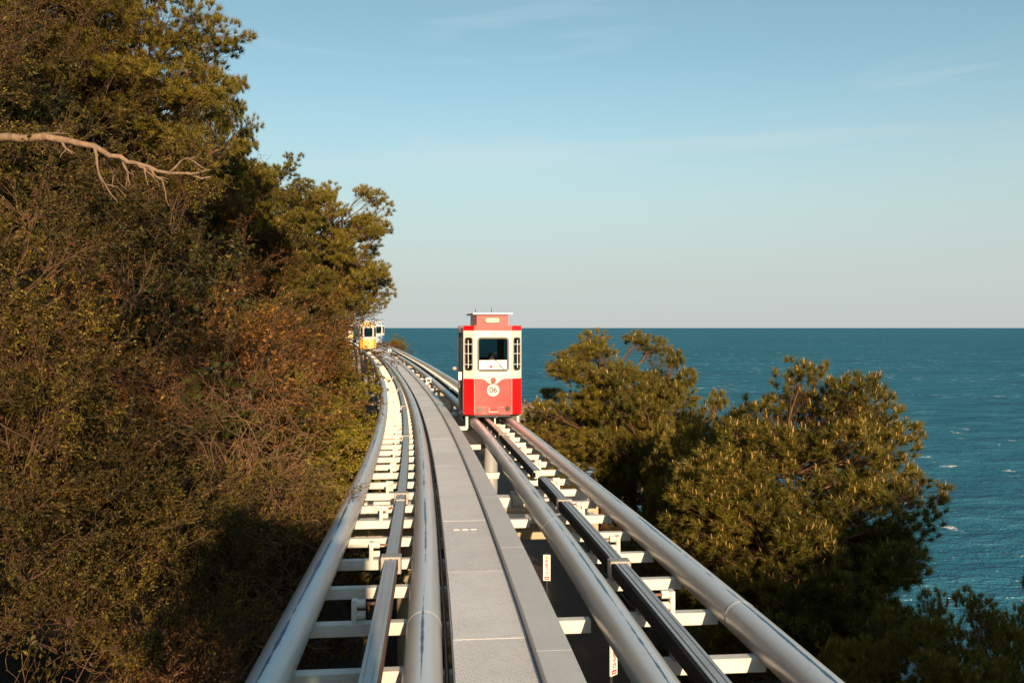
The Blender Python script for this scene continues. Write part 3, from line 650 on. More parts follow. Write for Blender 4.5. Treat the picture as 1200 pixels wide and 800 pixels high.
# people sitting in the red capsule: one skinned body each
def person(loc, rz, shirt, label, lean):
    V = [(0, 0, 0.10), (0, 0.0, 0.30), (0, 0.01 + lean, 0.52), (0, lean, 0.62), (0, lean - 0.01, 0.73), (0, lean - 0.015, 0.85),
         (-0.17, lean, 0.50), (-0.22, -0.07, 0.27), (-0.16, -0.27, 0.22), (-0.13, -0.36, 0.21), (0.17, lean, 0.50), (0.22, -0.07, 0.27), (0.16, -0.27, 0.22), (0.13, -0.36, 0.21),
         (-0.09, -0.04, 0.08), (-0.11, -0.44, 0.09), (-0.11, -0.46, -0.28), (-0.11, -0.58, -0.36), (0.09, -0.04, 0.08), (0.11, -0.44, 0.09), (0.11, -0.46, -0.28), (0.11, -0.58, -0.36)]
    Ed = [(0, 1), (1, 2), (2, 3), (3, 4), (4, 5), (2, 6), (6, 7), (7, 8), (8, 9), (2, 10), (10, 11), (11, 12), (12, 13), (0, 14), (14, 15), (15, 16), (16, 17), (0, 18), (18, 19), (19, 20), (20, 21)]
    rad = [0.15, 0.145, 0.12, 0.055, 0.088, 0.085, 0.065, 0.048, 0.036, 0.034, 0.065, 0.048, 0.036, 0.034, 0.085, 0.062, 0.045, 0.042, 0.085, 0.062, 0.045, 0.042]
    me = bpy.data.meshes.new('person'); me.from_pydata(V, Ed, [])
    o = bpy.data.objects.new('person', me); COL.objects.link(o)
    md = o.modifiers.new('skin', 'SKIN'); sk = me.skin_vertices[0].data
    for i, r in enumerate(rad): sk[i].radius = (r, r * (0.75 if i in (0, 1, 2) else 1.0)); sk[i].use_root = (i == 0)
    o.modifiers.new('sub', 'SUBSURF').levels = 2; o.modifiers['sub'].render_levels = 2
    dg = bpy.context.evaluated_depsgraph_get(); dg.update()
    nm = bpy.data.meshes.new_from_object(o.evaluated_get(dg)); o.modifiers.clear(); o.data = nm
    nm.materials.clear()
    for m in (shirt, M['skin'], M['navy'], M['hair']): nm.materials.append(m)
    for p in nm.polygons:
        c = p.center; p.use_smooth = True
        p.material_index = 1 if c.z > 0.61 or (c.y < -0.22 and c.z > 0.17) else (2 if c.z < 0.16 else 0)
        if c.z < -0.33: p.material_index = 3
    o.location = loc; o.rotation_euler = (0, 0, rz); tag(o, label, 'person', 'riders in the red capsule')
    bm = bmesh.new(); bmesh.ops.create_uvsphere(bm, u_segments=16, v_segments=10, radius=0.11, matrix=Matrix.Translation((0, lean + 0.025, 0.835)) @ Matrix.Diagonal((0.95, 1.0, 1.0, 1)))
    h = obj_bm('hair', bm, M['hair'], o, True)
    bm = bmesh.new(); cyl(bm, (0, lean - 0.09, 0.80), (0, lean - 0.125, 0.765), 0.008, 0.018, n=8); obj_bm('nose', bm, M['skin'], o, True)
    bm = bmesh.new()
    for x in (-0.035, 0.035): bmesh.ops.create_uvsphere(bm, u_segments=8, v_segments=6, radius=0.011, matrix=Matrix.Translation((x, lean - 0.098, 0.80)))
    obj_bm('eyes', bm, M['hair'], o, True)
    return o
mw = Matrix.Translation(RC.location) @ Matrix.Rotation(RC.rotation_euler.z, 4, 'Z')
person(mw @ Vector((0.10, 1.42, 0.83)), RC.rotation_euler.z, M['blackcloth'], 'rider in black seated mid bench behind the windscreen of the red capsule', 0.0)
person(mw @ Vector((-0.42, 1.42, 0.83)), RC.rotation_euler.z + 0.3, M['navy'], 'rider in navy seated at the window end of the bench', 0.02)

# ---------------------------------------------------------------- path, fence and railing under the seaward track
def strip_struct(name, m, l0, l1, dz, d0, d1):
    V = []; Fq = []; ds = np.arange(d0, d1, 1.5)
    for i, d in enumerate(ds):
        p, t, n, zs = frame(s_of(d)); gz = CZ - 7.72 + dz
        for l in (l0, l1): q_ = p + n * l; V.append((q_.x, q_.y, gz))
        for l in (l1, l0): q_ = p + n * l; V.append((q_.x, q_.y, gz - 0.3))
        if i: b0 = (i - 1) * 4; b1 = i * 4; Fq += [(b0 + j, b0 + (j + 1) % 4, b1 + (j + 1) % 4, b1 + j) for j in range(4)]
    me = bpy.data.meshes.new(name); me.from_pydata(V, [], Fq); me.materials.append(m)
    bm = bmesh.new(); bm.from_mesh(me); bmesh.ops.recalc_face_normals(bm, faces=bm.faces); bm.to_mesh(me); bm.free()
    return tag(link(name, me), kind='structure')
PZ = CZ - 7.72 + 0.12
strip_struct('path', M['path'], 2.2, 6.0, 0.12, -8, 70)
fe = empty('slatted_fence', frame(s_of(4))[0].xy.to_3d() + Vector((2.3, 0, PZ)))
tag(fe, 'rusty brown fence of upright boards along the path below the tracks', 'fence')
inv = Matrix.Translation(-fe.location)
bd = box_mesh('board', M['fence'], -0.012, 0.012, -0.055, 0.055, 0.05, 2.1)
s = s_of(5)
while s < s_of(36):
    p, t, n, zs = frame(s); b = link('board', bd, fe); m = mtx(s, 2.35, 0, True); m.translation.z = PZ + random.uniform(-.02, .02)
    b.matrix_basis = inv @ (m); s += 0.15
for z in (0.35, 1.75):
    V = []; 
    p0 = frame(s_of(5))[0]
    bm = bmesh.new(); prev = None
    for d in np.arange(5, 36.5, 1.5):
        p, t, n, zs = frame(s_of(d)); c = p + n * 2.42; ring_ = [bm.verts.new((c.x + n.x * a, c.y + n.y * a, PZ + z + b)) for a, b in ((-.05, -.04), (.04, -.04), (.04, .04), (-.05, .04))]
        if prev: [bm.faces.new((prev[j], prev[(j + 1) % 4], ring_[(j + 1) % 4], ring_[j])) for j in range(4)]
        prev = ring_
    r_ = obj_bm('fence_rail', bm, M['rust_steel'], fe); r_.matrix_basis = inv.copy()
ra = empty('railing', frame(s_of(4))[0].xy.to_3d() + Vector((5.9, 0, PZ)))
tag(ra, 'dark railing with rusty posts on the seaward edge of the path', 'railing')
inv = Matrix.Translation(-ra.location)
po = box_mesh('post', M['rust_steel'], -0.05, 0.05, -0.05, 0.05, 0.0, 1.25)
for d in np.arange(5, 40, 1.6):
    b = link('post', po, ra); m = mtx(s_of(d), 5.85, 0, True); m.translation.z = PZ; b.matrix_basis = inv @ (m)
for z in (0.3, 0.6, 0.9, 1.18):
    bm = bmesh.new(); prev = None
    for d in np.arange(5, 40.5, 1.5):
        p, t, n, zs = frame(s_of(d)); c = p + n * 5.78; ring_ = [bm.verts.new((c.x + n.x * a, c.y + n.y * a, PZ + z + b)) for a, b in ((-.015, -.025), (.015, -.025), (.015, .025), (-.015, .025))]
        if prev: [bm.faces.new((prev[j], prev[(j + 1) % 4], ring_[(j + 1) % 4], ring_[j])) for j in range(4)]
        prev = ring_
    r_ = obj_bm('rail', bm, M['black'], ra); r_.matrix_basis = inv.copy()

# upright notice boards fixed to the fence
def notice(px, py, d, label, yaw):
    p = at(px, py, d); root = empty('notice_sign', (p.x, p.y, PZ), yaw); tag(root, label, 'sign', 'upright white notices on the fence')
    zc = p.z - PZ
    link('pole', cyl_mesh('pole', M['black'], (0, 0.05, -0.02), (0, 0.05, zc + 0.3), 0.025), root)
    bd_ = link('panel', box_mesh('panel', M['white'], -0.075, 0.075, -0.01, 0.02, zc - 0.27, zc + 0.27, bevel=0.003), root)
    bm = bmesh.new(); cyl(bm, (0, -0.016, zc + 0.215), (0, -0.0105, zc + 0.215), 0.034, n=20); obj_bm('emblem', bm, M['signyellow'], bd_)
    for i, ch in enumerate('위험구간'):
        t_ = link('lettering', text_mesh(ch, 0.085, M['signred']), bd_); t_.location = (0, -0.0135, zc + 0.13 - i * 0.085); t_.rotation_euler = (R(90), 0, 0)
    link('red_block', box_mesh('red_block', M['signred'], -0.05, 0.05, -0.0125, -0.0105, zc - 0.245, zc - 0.185), bd_)
    link('pale_strip', box_mesh('pale_strip', M['white'], -0.038, 0.038, -0.0155, -0.013, zc - 0.224, zc - 0.210), bd_)
notice(641, 666, 17.7, 'white upright notice with yellow emblem beside the walkway trough', -0.1)
notice(720, 772, 12.6, 'white upright notice with red lettering, half hidden by the near pipe', 0.75)
def small_sign(px, py, d, mm, label, w_, h_):
    p = at(px, py, d); s = s_of(d); q_ = mtx(s, 1.62, -0.235, True).translation
    root = empty('track_sign', (q_.x, q_.y, q_.z)); tag(root, label, 'sign')
    zc = 0.42
    link('post', box_mesh('post', M['bracket'], -0.02, 0.02, 0.0, 0.03, 0.0, zc), root)
    b = link('panel', box_mesh('panel', M['white'], -w_ / 2, w_ / 2, -0.02, -0.001, zc - h_ / 2, zc + h_ / 2), root)
    link('print', box_mesh('print', mm, -w_ * .36, w_ * .36, -0.024, -0.0205, zc - h_ * .36, zc + h_ * .16), b)
small_sign(504, 442, 40.0, M['signred'], 'small white and red sign standing beside the trough cover', 0.24, 0.24)
small_sign(451, 411, 80.0, blu, 'small blue sign beside the far trough cover', 0.3, 0.3)

# ---------------------------------------------------------------- vegetation
def tubes(polys, sides=3):
    """polys: list of (points (k,3), r0, r1) -> verts, quads"""
    VV = []; FF = []; n0 = 0
    ca = np.cos(np.arange(sides) * 2 * np.pi / sides); sa = np.sin(np.arange(sides) * 2 * np.pi / sides)
    for P, r0, r1 in polys:
        k = len(P); T = np.gradient(P, axis=0); T /= np.linalg.norm(T, axis=1, keepdims=True) + 1e-9
        ref = np.array([0.31, 0.17, 0.93]) if abs(T[0, 2]) < 0.9 else np.array([1.0, 0.1, 0.0])
        A = np.cross(T, ref); A /= np.linalg.norm(A, axis=1, keepdims=True) + 1e-9; B = np.cross(T, A)
        r = np.linspace(r0, r1, k)[:, None, None]
        V = P[:, None, :] + r * (A[:, None, :] * ca[None, :, None] + B[:, None, :] * sa[None, :, None])
        VV.append(V.reshape(-1, 3))
        i = np.arange(k - 1)[:, None]; j = np.arange(sides)[None, :]; j2 = (j + 1) % sides
        FF.append(np.stack([n0 + i * sides + j, n0 + i * sides + j2, n0 + (i + 1) * sides + j2, n0 + (i + 1) * sides + j], -1).reshape(-1, 4)); n0 += k * sides
    return np.concatenate(VV), np.concatenate(FF)
def unit(v): return v / (np.linalg.norm(v, axis=-1, keepdims=True) + 1e-9)
def curve(g, p, d, L, k, wob, pull=(0, 0, 0)):
    P = [np.array(p, dtype=float)]; d = unit(np.array(d, dtype=float)); pull = np.array(pull)
    for i in range(k - 1):
        d = unit(d + g.normal(0, wob, 3) + pull); P.append(P[-1] + d * L / (k - 1))
    return np.array(P)
def leaves(g, pos, axis, size, asp=0.5, droop=0.2):
    """diamond leaves: pos (n,3), axis (n,3)"""
    n = len(pos); a = unit(axis + g.normal(0, 0.6, (n, 3)) - np.array([0, 0, droop])); b = unit(np.cross(a, g.normal(0, 1, (n, 3))))
    nn = np.cross(a, b); L = (size * g.uniform(0.6, 1.35, n))[:, None]
    V = np.stack([pos, pos + a * L * 0.5 + b * L * asp * 0.5 + nn * L * 0.06, pos + a * L, pos + a * L * 0.5 - b * L * asp * 0.5 + nn * L * 0.06], 1).reshape(-1, 3)
    i = np.arange(n)[:, None] * 4
    return V, np.concatenate([i, i + 1, i + 2, i + 3], 1)
def side_dir(g, t, spread):
    r = unit(np.cross(t, g.normal(0, 1, 3))); a = g.uniform(*spread); return t * math.cos(a) + r * math.sin(a)
def grow(g, base, n_stem, H, spread, lev, twig_r=0.004, wob=0.16, up=0.04, k0=8):
    """recursive branching; returns polylines and twig sites"""
    polys = []; tips = []
    def rec(p, d, L, r, l):
        k = k0 if l == 0 else (6 if l == 1 else 4)
        P = curve(g, p, d, L, k, wob, (0, 0, up if l == 0 else up * 0.4)); polys.append((P, r, max(twig_r * .5, r * 0.45)))
        if l == len(lev): tips.append(P); return
        nb, fr, sp = lev[l]
        for _ in range(nb):
            f = g.uniform(0.25 if l == 0 else 0.15, 1.0); i = min(k - 2, int(f * (k - 1))); q_ = P[i] + (P[i + 1] - P[i]) * (f * (k - 1) - i)
            t = unit(P[i + 1] - P[i]); rec(q_, side_dir(g, t, sp), L * fr * g.uniform(0.6, 1.2), max(twig_r, r * 0.5), l + 1)
        tips.append(P[-2:])
    for i in range(n_stem):
        a = g.uniform(0, 2 * math.pi); e = g.uniform(*spread); rec(np.array(base) + g.normal(0, 0.08, 3) * np.array([1, 1, 0]), (math.cos(a) * math.cos(e), math.sin(a) * math.cos(e), math.sin(e)), H * g.uniform(0.65, 1.1), twig_r * 5, 0)
    return polys, tips
def leafy(g, tips, per, size, asp=0.5):
    P = []; A = []
    for T in tips:
        n = g.poisson(per)
        if n == 0: continue
        f = g.uniform(0.05, 1.0, n) * (len(T) - 1); i = np.minimum(f.astype(int), len(T) - 2); u = (f - i)[:, None]
        P.append(T[i] * (1 - u) + T[i + 1] * u); A.append(unit(T[i + 1] - T[i]))
    return leaves(g, np.concatenate(P), np.concatenate(A), size, asp)
def shrub_parts(seed, n_stem, H, lev, per, lsize, lm, tm, spread=(0.35, 1.4), wob=0.16, up=0.04, twig_r=0.0032, asp=0.5, bury=0.5):
    g = np.random.default_rng(seed); polys, tips = grow(g, (0, 0, -bury), n_stem, H, spread, lev, twig_r, wob, up)
    v, f = tubes(polys, 3); st = mesh_np('stems', v, f, mats=[tm])
    v2, f2 = leafy(g, tips, per, lsize, asp); lf = mesh_np('leaves', v2, f2, mats=[lm])
    return [('stems', st), ('foliage', lf)]
L3 = [(6, 0.50, (0.4, 1.0)), (5, 0.5, (0.4, 1.1)), (4, 0.5, (0.3, 1.1))]
KIND = {
 'olive': [shrub_parts(11 + i, 10, 2.0, L3, 9.0, 0.050, M['leaf_olive'], M['twig']) for i in range(3)],
 'green': [shrub_parts(31 + i, 11, 1.8, L3, 6.0, 0.085, M['leaf_green'], M['twig'], asp=0.6) for i in range(2)],
 'russet': [shrub_parts(51 + i, 11, 2.3, [(7, 0.5, (0.3, 0.8)), (6, 0.5, (0.3, 0.8)), (4, 0.55, (0.2, 0.8))], 9.0, 0.050, M['leaf_brown'], M['twig'], spread=(0.5, 1.5), twig_r=0.0035) for i in range(2)],
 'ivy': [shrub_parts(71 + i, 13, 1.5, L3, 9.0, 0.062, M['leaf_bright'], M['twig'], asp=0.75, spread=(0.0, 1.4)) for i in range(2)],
}
def bramble_parts(seed):
    g = np.random.default_rng(seed); polys = []
    for i in range(95):
        a = g.uniform(0, 6.28); e = g.uniform(0.0, 1.4); p = g.normal(0, 0.55, 3) * np.array([1, 1, 0.35])
        P = curve(g, p, (math.cos(a) * math.cos(e), math.sin(a) * math.cos(e), math.sin(e)), g.uniform(0.8, 2.4), 13, 0.33, (0, 0, -0.07)); polys.append((P, g.uniform(0.004, 0.009), 0.002))
        for _ in range(3):
            j = g.integers(3, 11); polys.append((curve(g, P[j], side_dir(g, unit(P[j + 1] - P[j]), (0.5, 1.2)), g.uniform(0.2, 0.7), 6, 0.3, (0, 0, -0.03)), 0.0035, 0.0015))
    v, f = tubes(polys, 3); st = mesh_np('canes', v, f, mats=[M['pale_twig']])
    lf_p = [p for p, _, _ in polys]; v2, f2 = leafy(g, lf_p, 2.2, 0.045, 0.6)
    return [('canes', st), ('foliage', mesh_np('leaves', v2, f2, mats=[M['leaf_green']]))]
KIND['bramble'] = [bramble_parts(91), bramble_parts(92)]
SHRUB = {'olive': ('olive leaved shrub', 'leafy_shrub', 'olive shrubs on the slope'),
 'green': ('dark green broad leaved shrub', 'leafy_shrub', 'dark green shrubs on the slope'),
 'russet': ('russet brown twiggy shrub', 'twiggy_shrub', 'russet twiggy shrubs on the slope'),
 'ivy': ('yellow green leafy bush', 'leafy_bush', 'yellow green bushes lining the track'),
 'bramble': ('tangle of bare pale brown canes', 'bramble_tangle', 'bare cane tangles on the slope')}
def place_parts(name, parts, loc, rz, sc, label, cat, group, tilt=(0, 0)):
    root = empty(name, loc); root.rotation_euler = (tilt[0], tilt[1], rz); root.scale = (sc, sc, sc) if not hasattr(sc, '__len__') else sc
    for nm, me in parts:
        c_ = link(nm, me, root)
        if nm in ('candles', 'twigs', 'foliage', 'canes', 'stems'): c_['kind'] = 'stuff'
    return tag(root, label, cat, group)
def where(x, y):
    u = x - float(XL(y))
    a = 'at the foot of the slope' if u > -4.2 else ('high on the slope' if u < -9 else 'midway up the slope')
    b = 'by the dead limb' if y < 11 else 'near the cane tangles' if y < 19 else 'below the tall dark pine' if y < 28 else 'below the middle pine' if y < 40 else 'near the overhanging pine' if y < 55 else 'where the tracks bend away'
    return a + ' ' + b
def shrub(kind, x, y, sc, dz=0.0):
    lb, nm, gp = SHRUB[kind]; v = KIND[kind]; w_ = where(x, y); lb = lb + ' ' + w_; gp = gp + ', ' + w_
    place_parts(nm, v[random.randrange(len(v))], (x, y, ground1(x, y) + dz), random.uniform(0, 6.28), (sc * random.uniform(.9, 1.15), sc * random.uniform(.9, 1.15), sc * random.uniform(.85, 1.2)), lb, 'shrub', gp, (random.uniform(-.15, .15), random.uniform(0.0, .35)))
# slope to the left of the tracks
cnt = {k: 0 for k in KIND}
d = 3.0
while d < 80:
    step = 1.15 + d * 0.022
    u = -2.6 - (0.25 if d < 20 else 0)
    while u > -19 - d * 0.05:
        x = float(XL(d)) + u + random.uniform(-.4, .4); y = d + random.uniform(-.5, .5) * step
        vis = (x / y) > -0.78
        sc = (0.85 + d * 0.012) * random.uniform(0.62, 1.4)
        nv = mnoise.noise(Vector((x * .22, y * .16, 7.7)))
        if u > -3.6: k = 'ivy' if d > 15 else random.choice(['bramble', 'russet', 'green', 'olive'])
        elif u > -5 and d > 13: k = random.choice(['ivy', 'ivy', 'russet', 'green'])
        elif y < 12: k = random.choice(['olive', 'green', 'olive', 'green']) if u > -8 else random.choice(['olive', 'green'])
        elif y < 24: k = random.choice(['russet', 'olive', 'green', 'russet', 'olive']) if nv > -0.15 else random.choice(['olive', 'green'])
        else: k = random.choice(['russet', 'russet', 'olive', 'green'])
        sc *= 1.15 if u > -3.6 else 1.05
        if d > 36: sc = min(sc, max(0.5, (CZ - 1.2 + (-u - 2.6) * 1.3 - ground1(x, y)) / 2.1))
        if (d > 45 and u > -3.9) or (d > 60 and u > -5.2): vis = False
        hole = d < 34 and u < -3.6 and mnoise.noise(Vector((x * .55, y * .45, 2.2))) < -0.14
        if vis and not hole: shrub(k, x, y, sc); cnt[k] += 1
        u -= step * (1.0 if u > -8 else 1.4)
    d += step
def shrub_at(kind, px, py, d, sc):
    p = at(px, py, d); lb, nm, gp = SHRUB[kind]; v = KIND[kind]; w_ = where(p.x, p.y); lb = lb + ' ' + w_; gp = gp + ', ' + w_
    place_parts(nm, v[random.randrange(len(v))], p, random.uniform(0, 6.28), sc, lb, 'shrub', gp, (random.uniform(-.2, .2), random.uniform(0.1, .5)))
for px, py, d_, sc in ((250, 510, 12.5, .8), (285, 555, 11.5, .8), (225, 455, 13.5, .7), (330, 600, 11.5, .7), (90, 700, 7.6, .5), (300, 740, 9.6, .65), (300, 430, 16, .7)):
    shrub_at('bramble', px, py, d_, sc)
for px, py, d_, sc in ((10, 330, 7.4, .55), (50, 500, 7.0, .5), (20, 560, 6.8, .5), (-20, 440, 7, .5), (150, 330, 9.5, .6), (30, 230, 8, .5), (190, 250, 11, .6), (120, 590, 7.6, .5), (180, 760, 7.4, .5), (330, 420, 20, .9), (30, 650, 6.6, .45), (230, 690, 8.6, .55), (60, 740, 6.8, .45), (140, 660, 7.6, .5), (290, 620, 10.5, .55)):
    shrub_at('olive', px, py, d_, sc)
print('shrubs', cnt)

# spring trees with fine brown twigs, standing on the slope
def tree_parts(seed, H, per, lm):
    g = np.random.default_rng(seed); polys, tips = grow(g, (0, 0, -0.4), 4, H, (1.2, 1.5), [(8, 0.45, (0.4, 0.9)), (6, 0.5, (0.35, 0.9)), (5, 0.5, (0.3, 0.9)), (3, 0.5, (0.3, 0.9))], 0.005, 0.12, 0.05)
    v, f = tubes(polys, 4 if len(polys) < 3000 else 3); v2, f2 = leafy(g, tips, per, 0.042, 0.55)
    return [('trunk', mesh_np('trunk', v, f, mats=[M['twig']])), ('crown', mesh_np('crown', v2, f2, mats=[lm]))]
TP = [tree_parts(201, 5.2, 5.0, M['leaf_brown']), tree_parts(202, 5.0, 7.0, M['leaf_olive'])]
for x_, y_, k, sc, lb in ((-10.5, 19, 1, 1.15, 'olive budding tree with fine twigs above the dead branch'), (-11.8, 23, 0, 0.9, 'russet budding tree with fine bare twigs above the brambles'), (-12.2, 27, 0, 1.1, 'tall russet budding tree in front of the upper slope pines'),
        (-13.2, 31, 0, 0.9, 'russet budding tree beside the middle slope pine'), (-13.5, 24, 1, 1.4, 'large olive budding tree high on the slope'), (-14.5, 38, 0, 1.0, 'small russet budding tree near the overhanging pine'), (-9.5, 14, 1, 1.1, 'olive budding tree on the near slope behind the dead branch'), (-12.5, 12, 1, 1.2, 'olive budding tree at the top of the near slope')):
    place_parts('budding_tree', TP[k], (x_, y_, ground1(x_, y_)), x_ * 7.3 + y_, sc * 0.82, lb, 'tree', 'budding trees on the slope')

# pines
def pine_parts(seed, H, cr, lo, n_clump, tufts=42, lean=(0, 0), tuft=0.17, need=44, candle=0.5, rad=0.17, flat=0.55, csize=0.55, hollow=0.45):
    """trunk and limbs carrying pads of needle tufts; the pads fill an uneven dome from height lo to H"""
    g = np.random.default_rng(seed)
    tk = 12; zz = np.linspace(-0.5, H * 0.78, tk); f = np.clip(zz / H, 0, 1)
    T = np.stack([lean[0] * f ** 1.3 + 0.18 * np.sin(f * 5 + seed), lean[1] * f ** 1.3 + 0.18 * np.cos(f * 4 + seed * 2), zz], 1); T[0, :2] = T[1, :2]
    T += np.concatenate([np.zeros((1, 3)), g.normal(0, 0.05, (tk - 1, 3)) * [1, 1, 0]])
    polys = [(T, rad, 0.03)]; thin = []; tp = []; td = []
    zc = lo + (H - lo) * 0.42; cx = lean[0] * (zc / H) ** 1.3; cy = lean[1] * (zc / H) ** 1.3; cen = np.array([cx, cy, zc])
    n = 0; C = [T[-1] + np.array([0, 0, H * 0.05])]
    while len(C) < n_clump and n < 20000:
        n += 1; v = unit(g.normal(0, 1, 3)); k = 0.86 + 0.42 * mnoise.noise(Vector(v * 1.7 + seed)); e_ = abs(v[2]); h_ = math.sqrt(1 - min(1, e_ * e_)); k *= 1 / (e_ ** 2.9 + h_ ** 2.9) ** (1 / 2.9); r_ = g.uniform(hollow ** 2.2, 1.0) ** (1 / 2.2) * k
        p = cen + v * np.array([cr, cr, (H - zc) if v[2] > 0 else (zc - lo)]) * r_
        if all(np.linalg.norm((p - c) * [1, 1, 1.5]) > csize * 0.62 for c in C): C.append(p)
    for p in C:
        outv = unit(p - cen); base_z = min(H * 0.86, max(lo * 0.75, p[2] - np.linalg.norm((p - cen)[:2]) * g.uniform(0.25, 0.7)))
        i = np.argmin(abs(T[:, 2] - base_z)); q0 = T[i]; mid = (q0 + p) / 2 + np.array([0, 0, -0.10]) * np.linalg.norm(p - q0) + g.normal(0, 0.12, 3)
        u = np.linspace(0, 1, 8)[:, None]; P = q0 * (1 - u) ** 2 + 2 * mid * u * (1 - u) + p * u ** 2; P[1:-1] += g.normal(0, 0.035, (6, 3))
        polys.append((P, g.uniform(0.022, 0.045), 0.010))
        m = max(10, int(tufts * g.uniform(0.55, 1.3))); cs = csize * g.uniform(0.75, 1.25)
        off = unit(g.normal(0, 1, (m, 3))) * (g.uniform(0.25, 1.0, m) ** 0.5)[:, None] * np.array([cs, cs, cs * flat]); off[:, 2] += 0.12 * cs
        for o_ in off:
            j = g.integers(4, 8); b = P[j]; e = p + o_; sh = unit(unit(o_) * 0.7 + outv * 0.35 + np.array([0, 0, 0.65]) + g.normal(0, 0.2, 3))
            thin.append((np.array([b, (b + e) / 2 + g.normal(0, 0.03, 3) - [0, 0, 0.02], e]), 0.0045, 0.003)); tp.append(e); td.append(sh)
    tp = np.array(tp); td = np.array(td); n = len(tp)
    ax = np.repeat(td, need, 0); o0 = np.repeat(tp, need, 0); m = len(ax)
    rr = unit(np.cross(ax, g.normal(0, 1, (m, 3)))); ph = g.uniform(0.2, 1.35, m)[:, None]
    dv = ax * np.cos(ph) + rr * np.sin(ph); ln = (tuft * np.repeat(g.uniform(0.8, 1.2, n), need) * g.uniform(0.75, 1.15, m))[:, None]
    st = o0 - ax * g.uniform(-0.01, 0.08, m)[:, None]; sd = unit(np.cross(dv, g.normal(0, 1, (m, 3)))) * 0.0085
    V = np.stack([st - sd, st + sd, st + dv * ln], 1).reshape(-1, 3); Ft = np.arange(3 * m).reshape(-1, 3)
    v1, f1 = tubes(polys, 7); v2, f2 = tubes(thin, 3)
    parts = [('trunk', mesh_np('trunk', v1, f1, mats=[M['bark']], smooth=True)), ('twigs', mesh_np('twigs', v2, f2, mats=[M['twig']])), ('crown', mesh_np('crown', V, Ft, mats=[M['needle']]))]
    if candle > 0:
        rel = (tp[:, 2] - lo) / (H - lo); pick = np.where((g.uniform(0, 1, n) < candle * (0.25 + rel)) & (rel > 0.1))[0]
        ps = []
        for i in pick:
            for _ in range(g.integers(1, 3)):
                D = unit(td[i] * 0.5 + [0, 0, 1.0] + g.normal(0, 0.18, 3)); ps.append((np.array([tp[i], tp[i] + D * g.uniform(0.07, 0.17)]), 0.011, 0.006))
        v3, f3 = tubes(ps, 3); parts.append(('candles', mesh_np('candles', v3, f3, mats=[M['candle']])))
    EXT[id(parts)] = (np.percentile(V[:, 0], 1), np.percentile(V[:, 0], 99), np.percentile(V[:, 2], 99.7)); return parts
EXT = {}
def pine(name_parts, x, y, rz, sc, label, group, gz=None):
    return place_parts('pine_tree', name_parts, (x, y, ground1(x, y) if gz is None else gz), rz, sc, label, 'tree', group)
PA = pine_parts(301, 9.0, 2.8, 3.0, 120, 44, lean=(0.9, 0.0), candle=0.12, csize=0.60, hollow=0.35)
PB = pine_parts(302, 9.0, 3.2, 2.2, 250, 42, lean=(0.4, -0.2), candle=0.5, csize=0.66, hollow=0.62)
PCn = pine_parts(303, 8.0, 2.8, 1.8, 115, 42, lean=(-0.3, 0.3), candle=0.28, csize=0.62)
def seat_pine(parts, x0, x1, py_top, d, label, group, thick=1.0):
    """stand a pine on the ground at depth d so that its crown spans the given width and reaches the given height"""
    e0, e1, H = EXT[id(parts)]; k = (x1 - x0) * d / F / (e1 - e0); p = at((x0 + x1) / 2, py_top, d)
    x = p.x - (e0 + e1) / 2 * k; gz = ground1(x, d); return place_parts('pine_tree', parts, (x, d, gz), 0.0, (k, k * thick, (p.z - gz) / H), label, 'tree', group)
gr = 'pines on the seaward slope'
seat_pine(PA, 622, 800, 392, 26, 'bushy pine with a leaning reddish trunk just behind the red capsule', gr)
seat_pine(PCn, 710, 850, 420, 24, 'pine filling the gap between the leaning pine and the candle tipped pine', gr)
seat_pine(PB, 792, 1072, 436, 16, 'broad dome of pine thick with pale upright candles', gr)
seat_pine(PCn, 760, 905, 470, 20, 'lower pine half shaded behind the candle tipped dome', gr)
seat_pine(PA, 1040, 1200, 708, 10.5, 'low shaded pine at the foot of the slope near the water', gr)
seat_pine(PCn, 1140, 1300, 690, 11,  'shaded pine bough beside the low shaded pine', gr)
seat_pine(PCn, 880, 1070, 600, 21, 'small dark pine growing under the candle tipped dome', gr)
seat_pine(PCn, 960, 1110, 735, 11.5, 'lowest shaded pine between the dome and the low shaded pine', gr)
# pines behind the camera on the same slope: they shade the foot of the slope in view
for x_, y_, rz, zt in ((9.8, -7, 1.0, 2.6), (12.8, -9, 2.0, 3.2), (15.8, -8, 3.0, 3.0), (19, -11, 0.4, 3.6), (13.5, -14, 4.4, 4.0), (22, -9, 5.4, 3.2)):
    gz = ground1(x_, y_); k = (CZ + zt - gz) / 9.0
    place_parts('pine_tree', PB, (x_, y_, gz), rz, (k * 1.1, k * 1.1, k), 'pine behind the viewpoint on the seaward slope', 'tree', 'pines behind the viewpoint')
for x_, y_, rz, zt, k in ((-4.6, -7.5, 0.5, 3.6, 0.95), (-3.7, -12, 2.5, 5.0, 0.95), (-7.5, -10, 4.0, 6.0, 1.0), (-7.0, -4.5, 1.4, 3.2, 0.9)):
    gz = ground1(x_, y_); place_parts('pine_tree', PA, (x_, y_, gz), rz, (k, k, (CZ + zt - gz) / 9.0), 'pine behind the viewpoint on the wooded slope', 'tree', 'pines behind the viewpoint on the wooded slope')
gl_ = 'pines on the wooded slope'
PD = pine_parts(304, 9.0, 2.9, 2.2, 105, 38, lean=(0.8, 0.2), candle=0.0, csize=0.7, flat=0.4)
seat_pine(PD, 70, 268, -50, 22, 'tall pine with dark boughs topping the slope', gl_)
seat_pine(PD, -80, 150, -140, 20, 'tall pine in the corner high on the slope', gl_)
seat_pine(PCn, 195, 318, 88, 31, 'middle pine rising behind russet trees on the slope', gl_)
seat_pine(PD, 262, 372, 180, 40, 'pine on the slope just above the overhanging pine', gl_)
